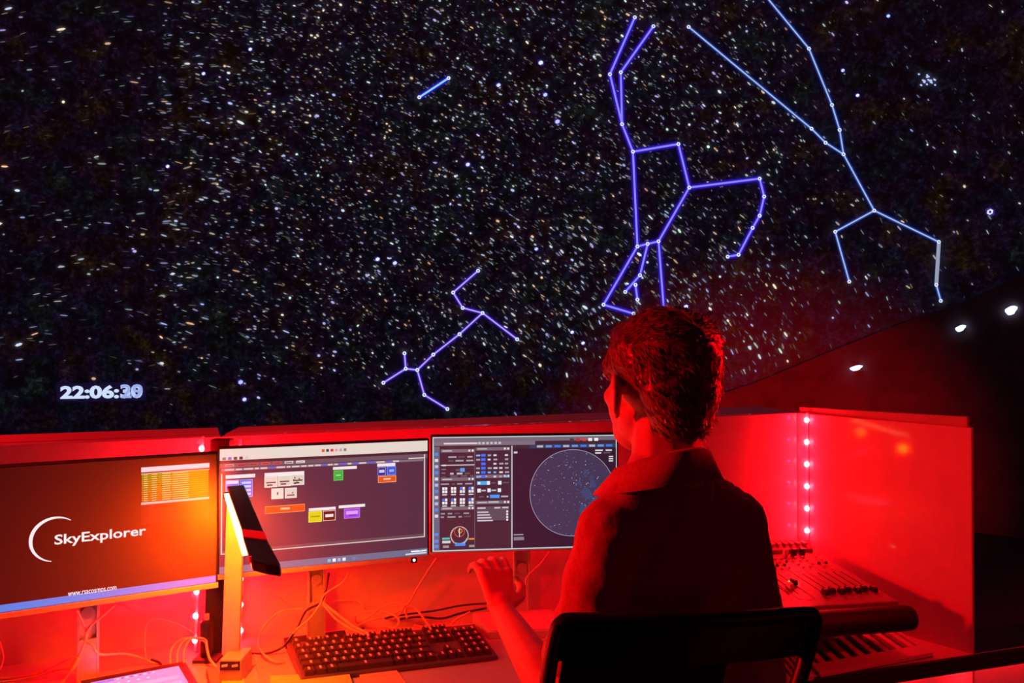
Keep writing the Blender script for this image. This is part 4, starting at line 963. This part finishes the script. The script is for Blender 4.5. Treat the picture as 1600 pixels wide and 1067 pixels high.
def folds(co, no):
    a = math.sin(co.z * 55 + co.x * 70 + 3 * noise.noise(co * 9)) * .5 + .5; k = noise.noise(V((co.x * 9, co.y * 9, co.z * 5)))
    sl = max(0, 1 - (co - (shL + elL) / 2 - V((.03, 0, .03))).length / .17)
    return co + no * (.006 * k + .009 * sl * (a - .5) + .0015 * noise.noise(co * 45))
shirt = remeshed(bm, 'polo_shirt', SHIRT, MAN, .0065, 4, folds)
# sleeve cuffs
for sl, el in ((slL, elL), (slR, elR)):
    d = (el - sl).normalized(); m = MB(); m.tube([sl + d * .035, sl + d * .044, sl + d * .062, sl + d * .064], [.054, .0595, .0595, .048], 28, cap=False); m.build('cuff', SHIRT, MAN, smooth=True)
# collar: folded band round the neck, open at the front
m = MB(); cc = neck + V((0, 0, .012)); N_ = 40; ringA = []; ringB = []; ringC = []; ringD = []
for i in range(N_ + 1):
    a = math.radians(-155 + 310 * i / N_)      # 0 = nape
    dirv = -Ff * .6 * math.cos(a) + (-bf) * .4 * math.cos(a) + bd * math.sin(a); dirv.normalize()
    fwd = (1 - math.cos(a)) / 2; side = abs(math.sin(a))
    top = cc + dirv * (.062 + .004 * fwd) + V((0, 0, .022 - .050 * fwd)) + bf * .018 * fwd
    bot = cc + dirv * (.080 + (.028 if a < 0 else .006) * side) + V((0, 0, -.022 - .052 * fwd)) + bf * .02 * fwd
    ringA.append(top); ringB.append(top + dirv * .006 + V((0, 0, -.002))); ringC.append(bot + dirv * .004); ringD.append(top + dirv * -.002 + V((0, 0, -.045)))
base = len(m.v); rows4 = [ringD, ringA, ringB, ringC]
for r_ in rows4: m.v += [tuple(p) for p in r_]
for k in range(3):
    for i in range(N_): m.f.append((k * (N_ + 1) + i, k * (N_ + 1) + i + 1, (k + 1) * (N_ + 1) + i + 1, (k + 1) * (N_ + 1) + i)); m.c.append(None); m.mi.append(0)
co = m.build('collar', SHIRT, MAN, smooth=True); sd_ = co.modifiers.new('solid', 'SOLIDIFY'); sd_.thickness = .003
# hair
bm = bmesh.new()
blob(bm, Hd(-.018, 0, .040), (.106, .086, .090), HROT); blob(bm, Hd(-.052, 0, -.002), (.066, .072, .072), HROT); blob(bm, Hd(.035, 0, .075), (.060, .062, .045), HROT)
blob(bm, Hd(-.055, 0, -.045), (.050, .058, .045), HROT)
for s in (1, -1): blob(bm, Hd(.030, .066 * s, .034), (.028, .014, .030), HROT)
def hdisp(co, no):
    q = co - HC; return co + no * (.004 * noise.noise(V((q.x * 30, q.y * 30, q.z * 70))) + .006 * noise.noise(q * 14))
hair = remeshed(bm, 'hair', HAIR, MAN, .0045, 2, hdisp)
# locks of hair following the scalp
m = MB(); rnd = random.Random(3); hv = [v.co + world_of(MAN) for v in hair.data.vertices]; hn = [v.normal.copy() for v in hair.data.vertices]
for i in range(5200):
    k = rnd.randrange(len(hv)); p = hv[k]; nn = hn[k]; rel = p - HC
    f, l, u = rel.dot(Ff), rel.dot(Lf), rel.z
    if f > .085 and u < .05: continue
    if abs(l) > .060 and -.03 < f < .05 and -.055 < u < .022: continue
    flow = (Ff * .5 + Lf * (.3 if l > 0 else -.3) - UZ * .3) if u > .07 else (-Ff * .55 - UZ * .75 + Ff * (1.0 if abs(l) > .05 and f > 0 else 0) * .2)
    flow = (flow - nn * flow.dot(nn)).normalized(); flow = (flow + V((rnd.gauss(0, .16), rnd.gauss(0, .16), rnd.gauss(0, .12)))).normalized()
    ln = rnd.uniform(.012, .024); lift = rnd.uniform(.0006, .0022) * (1.6 if u > .07 else 1)
    wv_ = flow.cross(nn).normalized() * rnd.uniform(.0006, .0013)
    p0 = p - nn * .001; p1 = p + flow * ln * .5 + nn * lift; p2 = p + flow * ln + nn * lift * .7 - nn * .001
    m.face([p0 - wv_, p0 + wv_, p1 + wv_, p1 - wv_]); m.face([p1 - wv_, p1 + wv_, p2])
tag(m.build('hair_lock', HAIR, hair), 'short tousled locks', kind='stuff')
# tufts standing up at the crown, right
m = MB()
for i in range(26):
    b0 = Hd(rnd.uniform(-.06, .02), rnd.uniform(-.080, -.035), .102 + rnd.uniform(-.015, .008)); d = V((.35, .05, 1)) + V((rnd.gauss(0, .4), rnd.gauss(0, .4), 0))
    m.tube([b0, b0 + d.normalized() * .012 + V((.003, 0, 0)), b0 + d.normalized() * .024 + V((.009, 0, -.002))], [.0028, .002, .0003], 5)
tag(m.build('hair_tuft', HAIR, hair), 'tuft standing up', kind='stuff')
# headset cord behind the right ear
m = MB(); m.tube(spline([Hd(-.01, -.088, -.03), P(1101, 664, 1.29), P(1102, 690, 1.28), P(1112, 712, 1.27), P(1123, 736, 1.26), P(1128, 760, 1.25)], 6), .0012, 6)
m.build('earphone_cord', CABLE, MAN)

# ============================================================ CHAIR
CH = thing('office_chair', (.27, 1.16, 0), 'black office chair with a frame backrest carrying the seated man', 'chair')
tl, tr_ = P(872, 968, 1.03), P(1278, 958, 1.075)
def cp(u, v):   # across the back, down
    top = lerp(tl, tr_, u) + V((0, -.025 * math.sin(math.pi * u), .0)); bot = lerp(P(850, 1110, .99), P(1236, 1100, 1.06), u) + V((0, -.03 * math.sin(math.pi * u), 0))
    return lerp(top, bot, v)
m = MB(); path = [cp(.02, 1.6), cp(.0, 1.0), cp(-.005, .5), cp(.0, .16), cp(.015, .04), cp(.06, .0), cp(.3, -.02), cp(.5, -.025), cp(.7, -.02), cp(.94, -.01), cp(.985, .04), cp(1.0, .16), cp(1.005, .5), cp(1.0, 1.0), cp(.98, 1.6)]
m.tube(spline(path, 5), .0105, 12); m.build('backrest_frame', CHAIRM, CH, smooth=True)
m = MB(); nn = 20
for i in range(nn):
    u0, u1 = .0 + i / nn, (i + 1) / nn
    a, b_, c, d = cp(u0, .015), cp(u1, .015), cp(u1, .46), cp(u0, .46); t_ = V((0, .008, 0))
    m.hexa([d, c, c + t_, d + t_], [a, b_, b_ + t_, a + t_])
m.build('backrest_band', CHAIRM, CH, smooth=False)
m = MB()
for i in range(12):
    u0, u1 = .04 + .62 * i / 12, .04 + .62 * (i + 1) / 12
    a, b_, c, d = cp(u0, .46), cp(u1, .46), cp(u1, 1.7), cp(u0, 1.7); t_ = V((0, .008, 0)); m.hexa([d, c, c + t_, d + t_], [a, b_, b_ + t_, a + t_])
m.build('backrest_mesh', mat('chair_mesh', (.03, .015, .025), .8), CH)
m = MB(); c = V((.29, 1.26, .535)); pts = [c + BR @ V((.24 * math.copysign(abs(math.cos(a)) ** .6, math.cos(a)), .22 * math.copysign(abs(math.sin(a)) ** .6, math.sin(a)), 0)) for a in [math.tau * i / 28 for i in range(28)]]
m.hexa([p - V((0, 0, .025)) for p in pts], [p + V((0, 0, .025)) for p in pts]); m.build('seat', CHAIRM, CH, bevel=.01)
m = MB(); m.tube([c + V((0, 0, -.03)), V((c.x, c.y, .10))], .026, 14); m.build('gas_column', BLACK, CH)
m = MB(); m.tube([V((c.x, c.y, .50)), V((.25, 1.03, .50)), V((.25, .985, .62)), cp(.5, 1.6)], .016, 10); m.build('back_support', BLACK, CH)
for k in range(5):
    a = math.tau * k / 5 + .3; e = V((c.x + .29 * math.cos(a), c.y + .29 * math.sin(a), .075)); m = MB(); m.tube([V((c.x, c.y, .11)), e], [.024, .016], 10); lg = m.build('leg', BLACK, CH)
    m = MB(); ax_ = V((-math.sin(a), math.cos(a), 0)) * .012; q_ = V((e.x, e.y, .028)); m.tube([q_ - ax_, q_ + ax_], .027, 14); m.build('caster', BLACKM, lg)
